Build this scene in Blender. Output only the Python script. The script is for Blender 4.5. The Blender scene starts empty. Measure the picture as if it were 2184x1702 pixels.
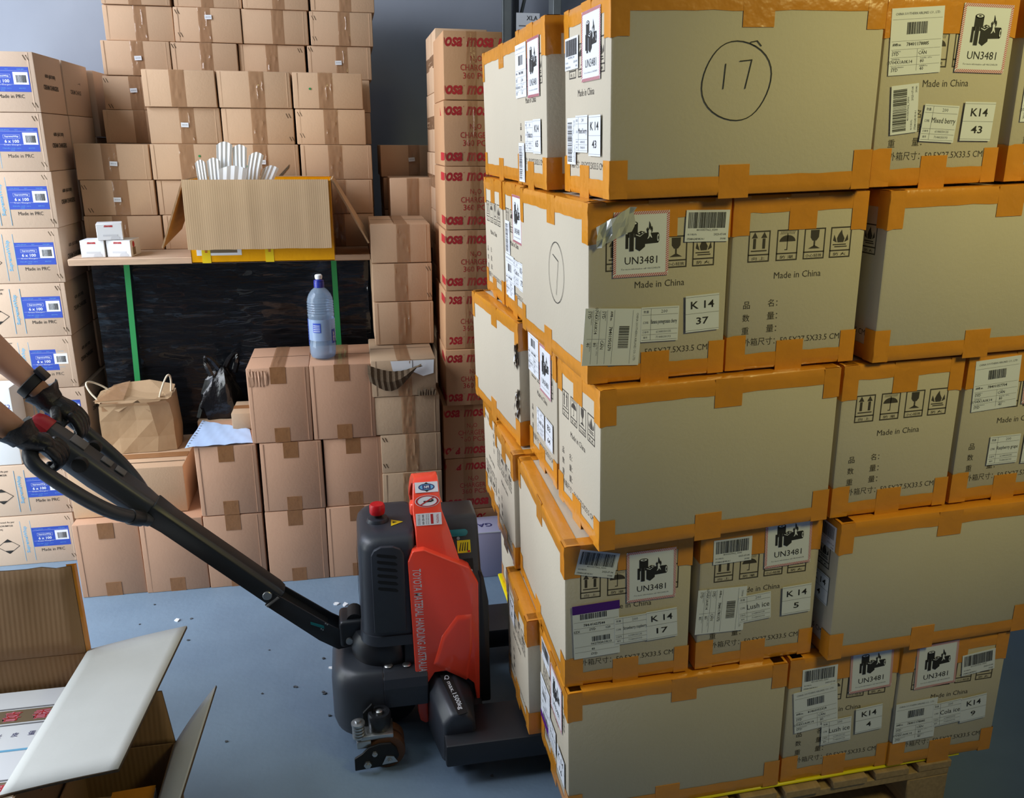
import bpy, bmesh, math, random
from mathutils import Vector, Matrix, noise
random.seed(7)
R_ = math.radians
scene = bpy.context.scene
COL = scene.collection

# ------------------------------------------------------------------ camera
FPX, PITCH, ROLL, YAW, CAMZ = 1768.77, 17.1373, 0.31, 11.0, 1.6239
PW, PH = 2184.0, 1702.0
_cp, _sp = math.cos(R_(PITCH)), math.sin(R_(PITCH))
_f = Vector((0, _cp, -_sp)); _u0 = Vector((0, _sp, _cp)); _r0 = Vector((1, 0, 0))
_cr, _sr = math.cos(R_(ROLL)), math.sin(R_(ROLL))
_r = _r0 * _cr + _u0 * _sr
_u = _u0 * _cr - _r0 * _sr
_RZ = Matrix.Rotation(-R_(YAW), 3, 'Z')
CF, CR, CU = _RZ @ _f, _RZ @ _r, _RZ @ _u
CAM = Vector((0, 0, CAMZ))
cd = bpy.data.cameras.new('camera')
cd.sensor_fit = 'HORIZONTAL'; cd.sensor_width = 36.0; cd.lens = FPX / PW * 36.0
cd.clip_start = 0.05; cd.clip_end = 200
co = bpy.data.objects.new('camera', cd); COL.objects.link(co)
cm = Matrix((CR, CU, -CF)).transposed().to_4x4(); cm.translation = CAM
co.matrix_world = cm
scene.camera = co


def ray(x, y):
    return CF + CR * ((x - PW / 2) / FPX) - CU * ((y - PH / 2) / FPX)


def at(x, y, X=None, Y=None, Z=None):
    """real-world point seen at photo pixel (x, y) on a plane of known distance"""
    d = ray(x, y)
    if Y is not None: return CAM + d * (Y / d.y)
    if X is not None: return CAM + d * (X / d.x)
    return CAM + d * ((Z - CAMZ) / d.z)


# ------------------------------------------------------------------ light
scene.view_settings.view_transform = 'Standard'
scene.view_settings.look = 'None'
scene.view_settings.gamma = 1.0
scene.view_settings.use_curve_mapping = False
scene.view_settings.exposure = 0.0
wd = bpy.data.worlds.new('world'); scene.world = wd; wd.use_nodes = True
wd.node_tree.nodes['Background'].inputs[0].default_value = (0.62, 0.76, 1.0, 1)
wd.node_tree.nodes['Background'].inputs[1].default_value = 0.04


def area(name, loc, target, sx, sy, power, col):
    if sy > 20:
        l = bpy.data.lights.new(name, 'SPOT'); l.shadow_soft_size = sx; l.spot_size = R_(sy); l.spot_blend = 0.7
    else:
        l = bpy.data.lights.new(name, 'AREA'); l.shape = 'RECTANGLE'; l.size = sx; l.size_y = sy
    l.energy = power; l.color = col
    o = bpy.data.objects.new(name, l); COL.objects.link(o); o.location = loc
    o.rotation_euler = (Vector(target) - Vector(loc)).to_track_quat('-Z', 'Y').to_euler()
    return o


LIGHTS = [
    ('door_low', (-2.7, 2.2, 0.95), (0.4, 2.25, 0.7), 1.6, 1.6, 62, (0.92, 1.0, 1.0)),
    ('door_high', (-2.7, 2.2, 2.8), (0.2, 2.6, 1.2), 1.6, 1.9, 118, (0.88, 0.92, 1.0)),
    ('door_far', (-2.7, 3.5, 2.6), (0.4, 3.0, 1.5), 1.0, 1.9, 27, (0.68, 0.78, 1.0)),
    ('skylight_left', (-1.2, 1.9, 4.9), (-1.1, 2.0, 0.0), 1.6, 1.6, 11, (0.85, 1.0, 0.95)),
    ('hanging_lamp', (1.7, 0.15, 2.5), (1.15, 1.45, 1.45), 0.3, 66.0, 76, (1.0, 0.90, 0.36)),
    ('ceiling_fill', (0.6, 1.4, 4.9), (0.6, 1.5, 0.0), 5.0, 4.0, 3, (1.0, 0.85, 0.5)),  # dim fill added for ceiling bounce, no lamp panels up there
]
for a_ in LIGHTS: area(*a_)


# ------------------------------------------------------------------ materials
def S(r, g, b):
    f = lambda c: ((c / 255) / 12.92 if c / 255 <= 0.04045 else (((c / 255) + 0.055) / 1.055) ** 2.4)
    return (f(r), f(g), f(b), 1.0)


def mat(name, col, rough=0.6, metal=0.0, var=0.0, vscale=6.0, bump=0.0, bscale=40.0, stretch=(1, 1, 1), rnd=0.0,
        coat=0.0, spec=0.5, col2=None):
    m = bpy.data.materials.new(name); m.use_nodes = True
    nt = m.node_tree; N = nt.nodes; L = nt.links
    b = N['Principled BSDF']
    b.inputs['Base Color'].default_value = col
    b.inputs['Roughness'].default_value = rough
    b.inputs['Metallic'].default_value = metal
    b.inputs['Coat Weight'].default_value = coat
    b.inputs['Specular IOR Level'].default_value = spec
    tc = N.new('ShaderNodeTexCoord'); mp = N.new('ShaderNodeMapping')
    L.new(tc.outputs['Object'], mp.inputs['Vector']); mp.inputs['Scale'].default_value = stretch
    out = None
    if var > 0 or col2:
        n = N.new('ShaderNodeTexNoise'); n.inputs['Scale'].default_value = vscale; n.inputs['Detail'].default_value = 5
        L.new(mp.outputs[0], n.inputs['Vector'])
        mx = N.new('ShaderNodeMix'); mx.data_type = 'RGBA'
        c2 = col2 or tuple(c * (1 - var) for c in col[:3]) + (1,)
        c1 = col if col2 else tuple(min(1, c * (1 + var)) for c in col[:3]) + (1,)
        mx.inputs['A'].default_value = c1; mx.inputs['B'].default_value = c2
        rp = N.new('ShaderNodeMapRange'); rp.inputs[1].default_value = 0.04; rp.inputs[2].default_value = 0.65
        L.new(n.outputs['Fac'], rp.inputs[0]); L.new(rp.outputs[0], mx.inputs['Factor'])
        out = mx.outputs['Result']
    if rnd > 0:
        oi = N.new('ShaderNodeObjectInfo'); hs = N.new('ShaderNodeHueSaturation')
        mr = N.new('ShaderNodeMapRange'); mr.inputs[3].default_value = 1 - rnd; mr.inputs[4].default_value = 1 + rnd
        L.new(oi.outputs['Random'], mr.inputs[0]); L.new(mr.outputs[0], hs.inputs['Value'])
        if out: L.new(out, hs.inputs['Color'])
        else: hs.inputs['Color'].default_value = col
        out = hs.outputs['Color']
    if out: L.new(out, b.inputs['Base Color'])
    if bump > 0:
        n2 = N.new('ShaderNodeTexNoise'); n2.inputs['Scale'].default_value = bscale; n2.inputs['Detail'].default_value = 3
        L.new(mp.outputs[0], n2.inputs['Vector'])
        bp = N.new('ShaderNodeBump'); bp.inputs['Strength'].default_value = bump; bp.inputs['Distance'].default_value = 0.01
        L.new(n2.outputs['Fac'], bp.inputs['Height']); L.new(bp.outputs['Normal'], b.inputs['Normal'])
    return m


def flutes(m, axis=(1, 0, 0), period=0.008, strength=0.3):
    """adds fine corrugation relief running along one object axis"""
    nt = m.node_tree; N = nt.nodes; L = nt.links; b = N['Principled BSDF']
    tc = N.new('ShaderNodeTexCoord'); d = N.new('ShaderNodeVectorMath'); d.operation = 'DOT_PRODUCT'
    d.inputs[1].default_value = axis
    L.new(tc.outputs['Object'], d.inputs[0])
    mu = N.new('ShaderNodeMath'); mu.operation = 'MULTIPLY'; mu.inputs[1].default_value = 6.2832 / period
    sn = N.new('ShaderNodeMath'); sn.operation = 'SINE'
    L.new(d.outputs['Value'], mu.inputs[0]); L.new(mu.outputs[0], sn.inputs[0])
    bp = N.new('ShaderNodeBump'); bp.inputs['Strength'].default_value = strength; bp.inputs['Distance'].default_value = 0.002
    L.new(sn.outputs[0], bp.inputs['Height']); L.new(bp.outputs['Normal'], b.inputs['Normal'])
    return m


M = {}
M['pcard'] = mat('pallet_cardboard', S(195, 185, 165), 0.75, var=0.03, vscale=5, bump=0.06, bscale=150, rnd=0.03)
M['card'] = mat('brown_cardboard', S(200, 166, 134), 0.78, var=0.05, vscale=7, bump=0.06, bscale=150, rnd=0.07)
M['card_low'] = mat('brown_cardboard_smooth', S(192, 150, 122), 0.6, var=0.05, vscale=6, bump=0.05, bscale=120, rnd=0.06)
M['lcard'] = mat('charger_cardboard', S(205, 180, 158), 0.75, var=0.04, vscale=7, bump=0.05, bscale=150, rnd=0.03)
M['mcard'] = mat('red_print_cardboard', S(188, 143, 104), 0.75, var=0.05, vscale=6, bump=0.05, bscale=150, rnd=0.04)
M['grey_card'] = mat('grey_cardboard', S(176, 150, 122), 0.8, var=0.06, vscale=8, bump=0.08, bscale=120)
M['in_card'] = flutes(mat('inner_cardboard', S(150, 118, 84), 0.8, var=0.06, vscale=6), (1, 0, 0), 0.011, 0.10)
M['flap_card'] = mat('pale_flap_cardboard', S(200, 202, 200), 0.75, var=0.05, vscale=9, bump=0.04, bscale=60)
M['mail_card'] = flutes(mat('mail_flap_cardboard', S(190, 160, 124), 0.8, var=0.05, vscale=8), (1, 0, 0), 0.0075, 0.07)
M['edge_card'] = mat('cut_cardboard_edge', S(96, 78, 58), 0.9, var=0.3, vscale=220)
M['otape'] = mat('orange_tape', S(220, 146, 44), 0.2, var=0.08, vscale=10, bump=0.22, bscale=30, coat=0.25)
M['ctape'] = mat('clear_tape', S(160, 118, 82), 0.14, var=0.06, vscale=14, bump=0.45, bscale=34, coat=0.5)
M['ctape_d'] = mat('brown_tape', S(150, 106, 70), 0.25, var=0.06, vscale=14, bump=0.2, bscale=30)
M['white'] = mat('white_paper', S(226, 230, 236), 0.55)
M['bluepaper'] = mat('pale_blue_paper', S(176, 200, 236), 0.6, var=0.03, vscale=20)
M['ink'] = mat('black_ink', S(34, 33, 32), 0.7)
M['inkgrey'] = mat('grey_ink', S(120, 122, 128), 0.7)
M['inksoft'] = mat('faded_black_ink', S(66, 60, 52), 0.75)
M['red'] = mat('red_ink', S(178, 34, 40), 0.7)
M['stripe'] = mat('stripe_red', S(196, 70, 84), 0.6)
M['blue'] = mat('blue_label', S(46, 76, 178), 0.5)
M['cyan'] = mat('cyan_ink', S(108, 176, 216), 0.6)
M['purple'] = mat('purple_tape', S(78, 22, 132), 0.3)
M['navy'] = mat('navy_ink', S(50, 50, 110), 0.6)
M['green'] = mat('green_strap', S(46, 140, 78), 0.4)
M['black_film'] = mat('black_stretch_film', S(12, 14, 18), 0.2, bump=0.5, bscale=14, stretch=(1, 1, 5), coat=0.6)
M['dark'] = mat('dark_grey_plastic', S(50, 54, 62), 0.38, bump=0.03, bscale=400)
M['dark2'] = mat('satin_black_metal', S(32, 34, 39), 0.38)
M['blk'] = mat('flat_black', S(8, 8, 9), 0.6)
M['orangered'] = mat('orange_red_paint', S(255, 78, 52), 0.26, coat=0.5)
M['redcap'] = mat('red_plastic', S(200, 20, 30), 0.35)
M['darkred'] = mat('dark_red_plastic', S(150, 24, 34), 0.4)
M['steel'] = mat('zinc_steel', S(190, 192, 192), 0.3, metal=0.9)
M['galv'] = mat('galvanised_steel', S(150, 156, 156), 0.4, metal=0.6, var=0.1, vscale=20)
M['greybtn'] = mat('grey_button', S(92, 92, 94), 0.5)
M['yellow'] = mat('yellow_plastic', S(240, 224, 10), 0.4)
M['yellab'] = mat('yellow_label', S(230, 200, 20), 0.5)
M['ymail'] = mat('yellow_mail_wrap', S(232, 164, 10), 0.25, var=0.05, vscale=8, bump=0.25, bscale=25, coat=0.3)
M['teal'] = mat('teal_plastic', S(20, 120, 130), 0.4)
M['wood'] = mat('pallet_wood', S(178, 148, 106), 0.8, var=0.2, vscale=14, stretch=(8, 1, 8), bump=0.1, bscale=60)
M['ply'] = mat('plywood', S(196, 166, 140), 0.8, var=0.15, vscale=10, stretch=(1, 8, 8), bump=0.1, bscale=40)
M['skin'] = mat('skin', S(196, 146, 118), 0.5, var=0.05, vscale=12, bump=0.06, bscale=120)
M['glove'] = mat('black_glove', S(22, 22, 24), 0.42, bump=0.35, bscale=60)
M['cloth'] = mat('dark_cloth', S(38, 42, 54), 0.9, var=0.1, vscale=30)
M['hair'] = mat('black_hair', S(20, 16, 14), 0.6)
M['shoe'] = mat('dark_shoe', S(30, 30, 32), 0.5)
M['kraft'] = mat('kraft_paper', S(172, 142, 108), 0.7, var=0.08, vscale=9, bump=0.3, bscale=14)
M['cream'] = mat('cream_cord', S(216, 204, 180), 0.8)
M['bagblack'] = mat('black_bag_plastic', S(18, 18, 20), 0.25, bump=0.6, bscale=22)
M['foam'] = mat('white_foam', S(232, 236, 240), 0.6)
M['lilac'] = mat('lilac_carton', S(178, 176, 206), 0.5)
M['bottle_cap'] = mat('bottle_blue', S(38, 50, 150), 0.35)
M['gold'] = mat('gold_band', S(120, 104, 82), 0.5)
M['pink'] = mat('pink_print', S(216, 150, 170), 0.6)
M['brownroller'] = mat('brown_roller', S(96, 62, 36), 0.6)
M['debris'] = mat('grey_scrap', S(70, 74, 80), 0.7)
M['tan'] = mat('parcel_paper', S(172, 146, 104), 0.7)
def film(name, tint, gloss, fac, rough, bump, bscale):
    m = bpy.data.materials.new(name); m.use_nodes = True; nt = m.node_tree; N = nt.nodes; L = nt.links
    out = N['Material Output']; p = N['Principled BSDF']
    p.inputs['Base Color'].default_value = gloss; p.inputs['Roughness'].default_value = rough; p.inputs['Coat Weight'].default_value = 0.6
    t = N.new('ShaderNodeBsdfTransparent'); t.inputs[0].default_value = tint
    mx = N.new('ShaderNodeMixShader'); mx.inputs[0].default_value = fac
    L.new(t.outputs[0], mx.inputs[1]); L.new(p.outputs[0], mx.inputs[2]); L.new(mx.outputs[0], out.inputs['Surface'])
    if bump:
        tc = N.new('ShaderNodeTexCoord'); n = N.new('ShaderNodeTexNoise'); n.inputs['Scale'].default_value = bscale
        L.new(tc.outputs['Object'], n.inputs['Vector']); bp = N.new('ShaderNodeBump'); bp.inputs['Strength'].default_value = bump; bp.inputs['Distance'].default_value = 0.01
        L.new(n.outputs['Fac'], bp.inputs['Height']); L.new(bp.outputs[0], p.inputs['Normal'])
    return m


M['ctape'] = film('clear_tape', (.88, .80, .72, 1), S(176, 140, 108), 0.5, 0.12, 0.25, 40)
M['ctape_clear'] = film('thin_clear_tape', (.93, .88, .82, 1), S(176, 140, 108), 0.18, 0.12, 0.25, 40)
# clear plastic of the bottle
M['glass'] = film('clear_plastic', (.90, .94, .98, 1), S(190, 210, 232), 0.20, 0.06, 0, 1)
M['water'] = film('water', (.84, .92, 1.0, 1), S(170, 200, 232), 0.22, 0.04, 0, 1)


# ------------------------------------------------------------------ mesh helpers
class MB:
    def __init__(s): s.v = []; s.f = []; s.mi = []; s.sm = []

    def add(s, vs, fs, mi=0, X=None, sm=False):
        k = len(s.v)
        s.v += [tuple(X @ Vector(v)) if X else tuple(v) for v in vs]
        s.f += [tuple(i + k for i in f) for f in fs]; s.mi += [mi] * len(fs); s.sm += [sm] * len(fs)

    def box(s, x0, x1, y0, y1, z0, z1, mi=0, X=None):
        v = [(x, y, z) for z in (z0, z1) for y in (y0, y1) for x in (x0, x1)]
        s.add(v, [(0, 2, 3, 1), (4, 5, 7, 6), (0, 1, 5, 4), (2, 6, 7, 3), (0, 4, 6, 2), (1, 3, 7, 5)], mi, X)

    def poly(s, pts, z=0.0, mi=0, X=None):
        s.add([(p[0], p[1], z) for p in pts], [tuple(range(len(pts)))], mi, X)

    def plate(s, u0, v0, u1, v1, t, mi=0, X=None):
        s.box(u0, u1, v0, v1, 0.0, t, mi, X)

    def prism(s, pts, a0, a1, axis='Y', mi=0, X=None):
        """polygon extruded along an axis; pts are the two other coordinates in order"""
        n = len(pts)
        def P(p, a): return {'Y': (p[0], a, p[1]), 'X': (a, p[0], p[1]), 'Z': (p[0], p[1], a)}[axis]
        v = [P(p, a0) for p in pts] + [P(p, a1) for p in pts]
        f = [tuple(range(n)), tuple(range(2 * n - 1, n - 1, -1))] + [(i, i + n, (i + 1) % n + n, (i + 1) % n) for i in range(n)]
        s.add(v, f, mi, X)

    def loft(s, rings, mi=0, X=None, cap=True, sm=True):
        n = len(rings[0]); v = [p for r in rings for p in r]; f = []
        for k in range(len(rings) - 1):
            for i in range(n):
                j = (i + 1) % n
                f.append((k * n + i, k * n + j, (k + 1) * n + j, (k + 1) * n + i))
        if cap:
            f.append(tuple(range(n - 1, -1, -1))); f.append(tuple((len(rings) - 1) * n + i for i in range(n)))
        s.add(v, f, mi, X, sm)

    def tube(s, pts, r, n=10, mi=0, X=None):
        pts = [Vector(p) for p in pts]; rings = []
        rs = r if isinstance(r, (list, tuple)) else [r] * len(pts)
        up = Vector((0, 0, 1))
        for i, p in enumerate(pts):
            d = (pts[min(i + 1, len(pts) - 1)] - pts[max(i - 1, 0)]).normalized()
            a = d.cross(up)
            if a.length < 1e-3: a = d.cross(Vector((0, 1, 0)))
            a.normalize(); b = d.cross(a).normalized()
            rings.append([tuple(p + (a * math.cos(t) + b * math.sin(t)) * rs[i]) for t in [2 * math.pi * k / n for k in range(n)]])
        s.loft(rings, mi, X)

    def cyl(s, p0, p1, r, n=20, mi=0, X=None): s.tube([p0, p1], r, n, mi, X)

    def lathe(s, prof, c, n=28, mi=0, X=None):
        rings = [[(c[0] + r * math.cos(2 * math.pi * k / n), c[1] + r * math.sin(2 * math.pi * k / n), c[2] + z) for k in range(n)] for r, z in prof]
        s.loft(rings, mi, X)

    def mesh(s, name, mats, bevel=0.0, segs=2, smooth=None):
        me = bpy.data.meshes.new(name); me.from_pydata(s.v, [], s.f)
        for m in mats: me.materials.append(m)
        me.polygons.foreach_set('material_index', s.mi); me.polygons.foreach_set('use_smooth', s.sm)
        bm = bmesh.new(); bm.from_mesh(me)
        bmesh.ops.recalc_face_normals(bm, faces=[f for f in bm.faces if True]) if smooth != 'flat' else None
        if bevel > 0:
            bmesh.ops.remove_doubles(bm, verts=bm.verts, dist=1e-6)
            es = [e for e in bm.edges if len(e.link_faces) == 2 and e.calc_face_angle(0) > 0.35]
            bmesh.ops.bevel(bm, geom=es, offset=bevel, segments=segs, profile=0.5, affect='EDGES', clamp_overlap=True)
            for f in bm.faces: f.smooth = True
        bm.to_mesh(me); bm.free()
        if bevel > 0 or any(s.sm):
            try: me.set_sharp_from_angle(angle=R_(40))
            except Exception: pass
        return me

    def obj(s, name, mats, parent=None, bevel=0.0, segs=2, smooth=None, M_=None):
        if not isinstance(mats, (list, tuple)): mats = [mats]
        return link(name, s.mesh(name, mats, bevel, segs, smooth), parent, M_)


def link(name, data, parent=None, M_=None):
    o = bpy.data.objects.new(name, data); COL.objects.link(o)
    if parent: o.parent = parent
    if M_ is not None: o.matrix_local = M_
    return o


def tag(o, label, cat, group=None, kind=None):
    o['label'] = label; o['category'] = cat
    if group: o['group'] = group
    if kind: o['kind'] = kind
    return o


def thing(name, label, cat, loc=(0, 0, 0), rz=0.0, group=None, M_=None):
    o = bpy.data.objects.new(name, None); COL.objects.link(o); o.empty_display_size = 0.1
    if M_ is not None: o.matrix_world = M_
    else: o.location = loc; o.rotation_euler = (0, 0, rz)
    return tag(o, label, cat, group)


def struct(o): o['kind'] = 'structure'; return o


_TX = {}


def text_geo(t, bold=0.0, shear=0.0, res=2):
    k = (t, bold, shear, res)
    if k not in _TX:
        c = bpy.data.curves.new('t', 'FONT'); c.body = t; c.size = 1.0; c.offset = bold; c.shear = shear
        c.resolution_u = res; c.align_x = 'LEFT'
        o = bpy.data.objects.new('t', c); COL.objects.link(o)
        me = bpy.data.meshes.new_from_object(o.evaluated_get(bpy.context.evaluated_depsgraph_get()))
        vs = [tuple(v.co) for v in me.vertices]; fs = [tuple(p.vertices) for p in me.polygons]
        bpy.data.objects.remove(o); bpy.data.curves.remove(c); bpy.data.meshes.remove(me)
        xs = [v[0] for v in vs] or [0, 1]; ys = [v[1] for v in vs] or [0, 1]
        _TX[k] = (vs, fs, min(xs), max(xs), min(ys), max(ys))
    return _TX[k]


def put_text(mb, t, u, v, h, mi=0, X=None, z=0.0, bold=0.0, shear=0.0, w=None, rot=0.0, anchor='c', res=2):
    """flat lettering: cap height h (of the whole line), centred on (u, v) unless anchor is 'l'; w forces the width"""
    vs, fs, x0, x1, y0, y1 = text_geo(t, bold, shear, res)
    sy = h / max(1e-6, (y1 - y0)); sx = sy if w is None else w / max(1e-6, x1 - x0)
    ox = x0 if anchor == 'l' else (x0 + x1) / 2
    oy = (y0 + y1) / 2
    c, s_ = math.cos(rot), math.sin(rot)
    out = []
    for p in vs:
        a, b = (p[0] - ox) * sx, (p[1] - oy) * sy
        out.append((u + a * c - b * s_, v + a * s_ + b * c, z))
    mb.add(out, fs, mi, X)


def face(side, L, W, H):
    """frame of a carton face: u to the right, v up, n outward, origin bottom left as seen from outside"""
    if side == 'F': u, v, n, o = (1, 0, 0), (0, 0, 1), (0, -1, 0), (-L / 2, -W / 2, 0)
    if side == 'B': u, v, n, o = (-1, 0, 0), (0, 0, 1), (0, 1, 0), (L / 2, W / 2, 0)
    if side == 'L': u, v, n, o = (0, -1, 0), (0, 0, 1), (-1, 0, 0), (-L / 2, W / 2, 0)
    if side == 'R': u, v, n, o = (0, 1, 0), (0, 0, 1), (1, 0, 0), (L / 2, -W / 2, 0)
    if side == 'T': u, v, n, o = (1, 0, 0), (0, 1, 0), (0, 0, 1), (-L / 2, -W / 2, H)
    m = Matrix((u, v, n)).transposed().to_4x4(); m.translation = o
    return m


def skin_mesh(name, joints, edges, rad, sub=2, root=0):
    me = bpy.data.meshes.new(name); me.from_pydata(joints, edges, [])
    o = bpy.data.objects.new(name, me); COL.objects.link(o)
    sm = o.modifiers.new('s', 'SKIN'); sm.use_smooth_shade = True
    lay = me.skin_vertices[0].data
    for i, r in enumerate(rad):
        rr = r if isinstance(r, tuple) else (r, r)
        lay[i].radius = rr; lay[i].use_root = (i == root)
    ss = o.modifiers.new('u', 'SUBSURF'); ss.levels = sub; ss.render_levels = sub
    res = bpy.data.meshes.new_from_object(o.evaluated_get(bpy.context.evaluated_depsgraph_get()))
    bpy.data.objects.remove(o)
    res.name = name
    for p in res.polygons: p.use_smooth = True
    return res

# ------------------------------------------------------------------ setting
floor_m = mat('concrete_floor', S(122, 144, 166), 0.5, var=0.10, vscale=6.0, bump=0.10, bscale=45, col2=S(111, 132, 154))
wall_m = mat('concrete_wall', S(168, 174, 186), 0.7, var=0.07, vscale=2.5, bump=0.05, bscale=12, col2=S(152, 158, 170))
b = MB(); b.box(-4.6, 6.1, -4.6, 4.75, -0.1, 0.0); struct(b.obj('floor', floor_m))
b = MB(); b.box(-4.6, 6.1, 4.6, 4.75, 0.0, 5.0); struct(b.obj('wall_back', wall_m))
b = MB(); b.box(6.0, 6.15, -4.6, 4.6, 0.0, 5.0); struct(b.obj('wall_right', wall_m))
b = MB(); b.box(-4.6, 6.0, -4.75, -4.6, 0.0, 5.0); struct(b.obj('wall_front', wall_m))
b = MB(); b.box(-2.95, -2.8, -4.6, 1.2, 0, 5.0); b.box(-2.95, -2.8, 4.1, 4.6, 0, 5.0); b.box(-2.95, -2.8, 1.2, 4.1, 4.0, 5.0)
struct(b.obj('wall_left', wall_m))
b = MB(); b.box(-4.6, 6.15, -4.75, 4.75, 5.0, 5.1); struct(b.obj('ceiling', mat('ceiling_sheet', S(170, 172, 168), 0.8)))

# ------------------------------------------------------------------ labels for the taped cartons
MS = [M['white'], M['ink'], M['inkgrey'], M['stripe'], M['purple'], M['blue']]
T0, T1, T2 = 0.0004, 0.0007, 0.0010
rb = random.Random(3)


def bars(mb, u0, v0, u1, v1, vertical=True, seed=1, n=34, mi=1, T1=T1):
    r = random.Random(seed); x = 0.0; ws = []
    for i in range(n): ws.append((r.choice([1, 1, 2, 3]), r.choice([1, 1, 2])))
    tot = sum(a + c for a, c in ws)
    for a, c in ws:
        if vertical:
            p, q = u0 + (u1 - u0) * x / tot, u0 + (u1 - u0) * (x + a) / tot
            mb.poly([(p, v0), (q, v0), (q, v1), (p, v1)], T1, mi)
        else:
            p, q = v0 + (v1 - v0) * x / tot, v0 + (v1 - v0) * (x + a) / tot
            mb.poly([(u0, p), (u1, p), (u1, q), (u0, q)], T1, mi)
        x += a + c


def ell(cx, cy, rx, ry, n=20): return [(cx + rx * math.cos(2 * math.pi * k / n), cy + ry * math.sin(2 * math.pi * k / n)) for k in range(n)]


LAB = {}


def label_mesh(kind, *a):
    key = (kind,) + a
    if key in LAB: return LAB[key]
    m = MB()
    if kind == 'hazard':
        w, h = 0.107, 0.117; B = 0.0055
        m.plate(-w / 2, -h / 2, w / 2, h / 2, T0, 0)
        n = 26; st = w / n
        for k in range(n):
            x = -w / 2 + k * st
            for y0 in (h / 2 - B, -h / 2):
                m.poly([(x, y0), (x + st * .5, y0), (min(w / 2, x + st * .5 + B * .8), y0 + B), (min(w / 2, x + B * .8), y0 + B)], T1, 3)
        n = 28; st = (h - 2 * B) / n
        for k in range(n):
            y = -h / 2 + B + k * st
            for x0 in (-w / 2, w / 2 - B):
                m.poly([(x0, y), (x0 + B, y + B * .6), (x0 + B, y + B * .6 + st * .5), (x0, y + st * .5)], T1, 3)
        def U(u, v): return (-w / 2 + u * w, h / 2 - v * h)
        def P(pts, mi, z): m.poly([U(*p) for p in reversed(pts)], z, mi)
        def E(cx, cy, rx, ry, mi, z): m.poly([(-w / 2 + cx * w + rx * w * math.cos(t), h / 2 - cy * h + ry * h * math.sin(t)) for t in [2 * math.pi * k / 18 for k in range(18)]], z, mi)
        P([(.25, .18), (.43, .18), (.43, .39), (.25, .39)], 1, T1); E(.34, .18, .09, .035, 1, T1); E(.34, .178, .066, .02, 0, T2); E(.34, .176, .03, .01, 1, T2 + .0002)
        P([(.215, .335), (.265, .335), (.265, .56), (.215, .56)], 1, T1)
        P([(.283, .33), (.365, .33), (.365, .60), (.283, .60)], 2, T2); P([(.29, .345), (.358, .345), (.358, .60), (.29, .60)], 1, T2 + .0002); E(.324, .335, .036, .015, 1, T2 + .0002)
        P([(.56, .33), (.795, .33), (.795, .49), (.56, .50)], 1, T1); E(.795, .41, .03, .08, 1, T1); E(.797, .41, .018, .055, 0, T2); E(.80, .41, .01, .03, 1, T2 + .0002)
        P([(.395, .345), (.485, .295), (.565, .315), (.565, .54), (.47, .605), (.395, .565)], 1, T2)
        P([(.395, .345), (.47, .37), (.565, .315), (.56, .322), (.47, .383), (.395, .357)], 0, T2 + .0002)
        E(.455, .335, .018, .008, 0, T2 + .0002); E(.51, .322, .018, .008, 0, T2 + .0002)
        P([(.60, .33), (.585, .27), (.615, .24), (.61, .28), (.632, .25), (.635, .15), (.66, .20), (.672, .25), (.683, .225), (.70, .27), (.695, .31), (.67, .335)], 1, T2)
        P([(.625, .335), (.62, .30), (.645, .26), (.65, .30), (.665, .28), (.672, .32), (.66, .34), (.69, .41), (.665, .40), (.65, .375), (.63, .41), (.60, .425), (.625, .38)], 0, T2 + .0002)
        put_text(m, 'UN3481', 0, h / 2 - .745 * h, .0135, 1, z=T1, w=.063)
        put_text(m, 'For more information call +8612345678', 0, h / 2 - .875 * h, .003, 2, z=T1, w=.075, res=1)
    if kind == 'number':
        w, h = 0.068, 0.070
        m.plate(-w / 2, -h / 2, w / 2, h / 2, T0, 0)
        put_text(m, a[0], 0, .0165, .0145, 1, z=T1, bold=.012, w=.0098 * len(a[0]) + .008)
        put_text(m, a[1], 0, -.0145, .0135, 1, z=T1, bold=.012, w=.0125 * len(a[1]))
        m.plate(-w / 2, .0, w / 2, .0005, T1, 2)
        m.plate(-w / 2, .0315, w / 2, .032, T1, 2); m.plate(-w / 2, -.032, w / 2, -.0315, T1, 2)
    if kind == 'item':
        w, h = 0.075, 0.066
        m.plate(-w / 2, -h / 2, w / 2, h / 2, T0, 0)
        for y in (.030, .018, -.010, -.0195, -.030): m.plate(-w / 2 + .002, y, w / 2 - .002, y + .0005, T1, 2)
        m.plate(-w / 2 + .019, -.030, -w / 2 + .0195, .030, T1, 2)
        put_text(m, '数量', -.028, .0243, .005, 2, z=T1, res=1); put_text(m, '200', .008, .0243, .0062, 2, z=T1, res=1)
        put_text(m, '口味', -.028, .004, .005, 2, z=T1, res=1)
        put_text(m, a[0], .008, .004, .0125 if len(a[0]) < 13 else .010, 1, z=T1, w=min(.052, .0075 * len(a[0])))
        put_text(m, '6144030135', .008, -.0143, .0045, 2, z=T1, w=.030, res=1); put_text(m, '7144030193', .008, -.0245, .0045, 2, z=T1, w=.030, res=1)
        put_text(m, '订单号', -.028, -.0143, .004, 2, z=T1, res=1); put_text(m, '箱号', -.028, -.0245, .004, 2, z=T1, res=1)
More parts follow.
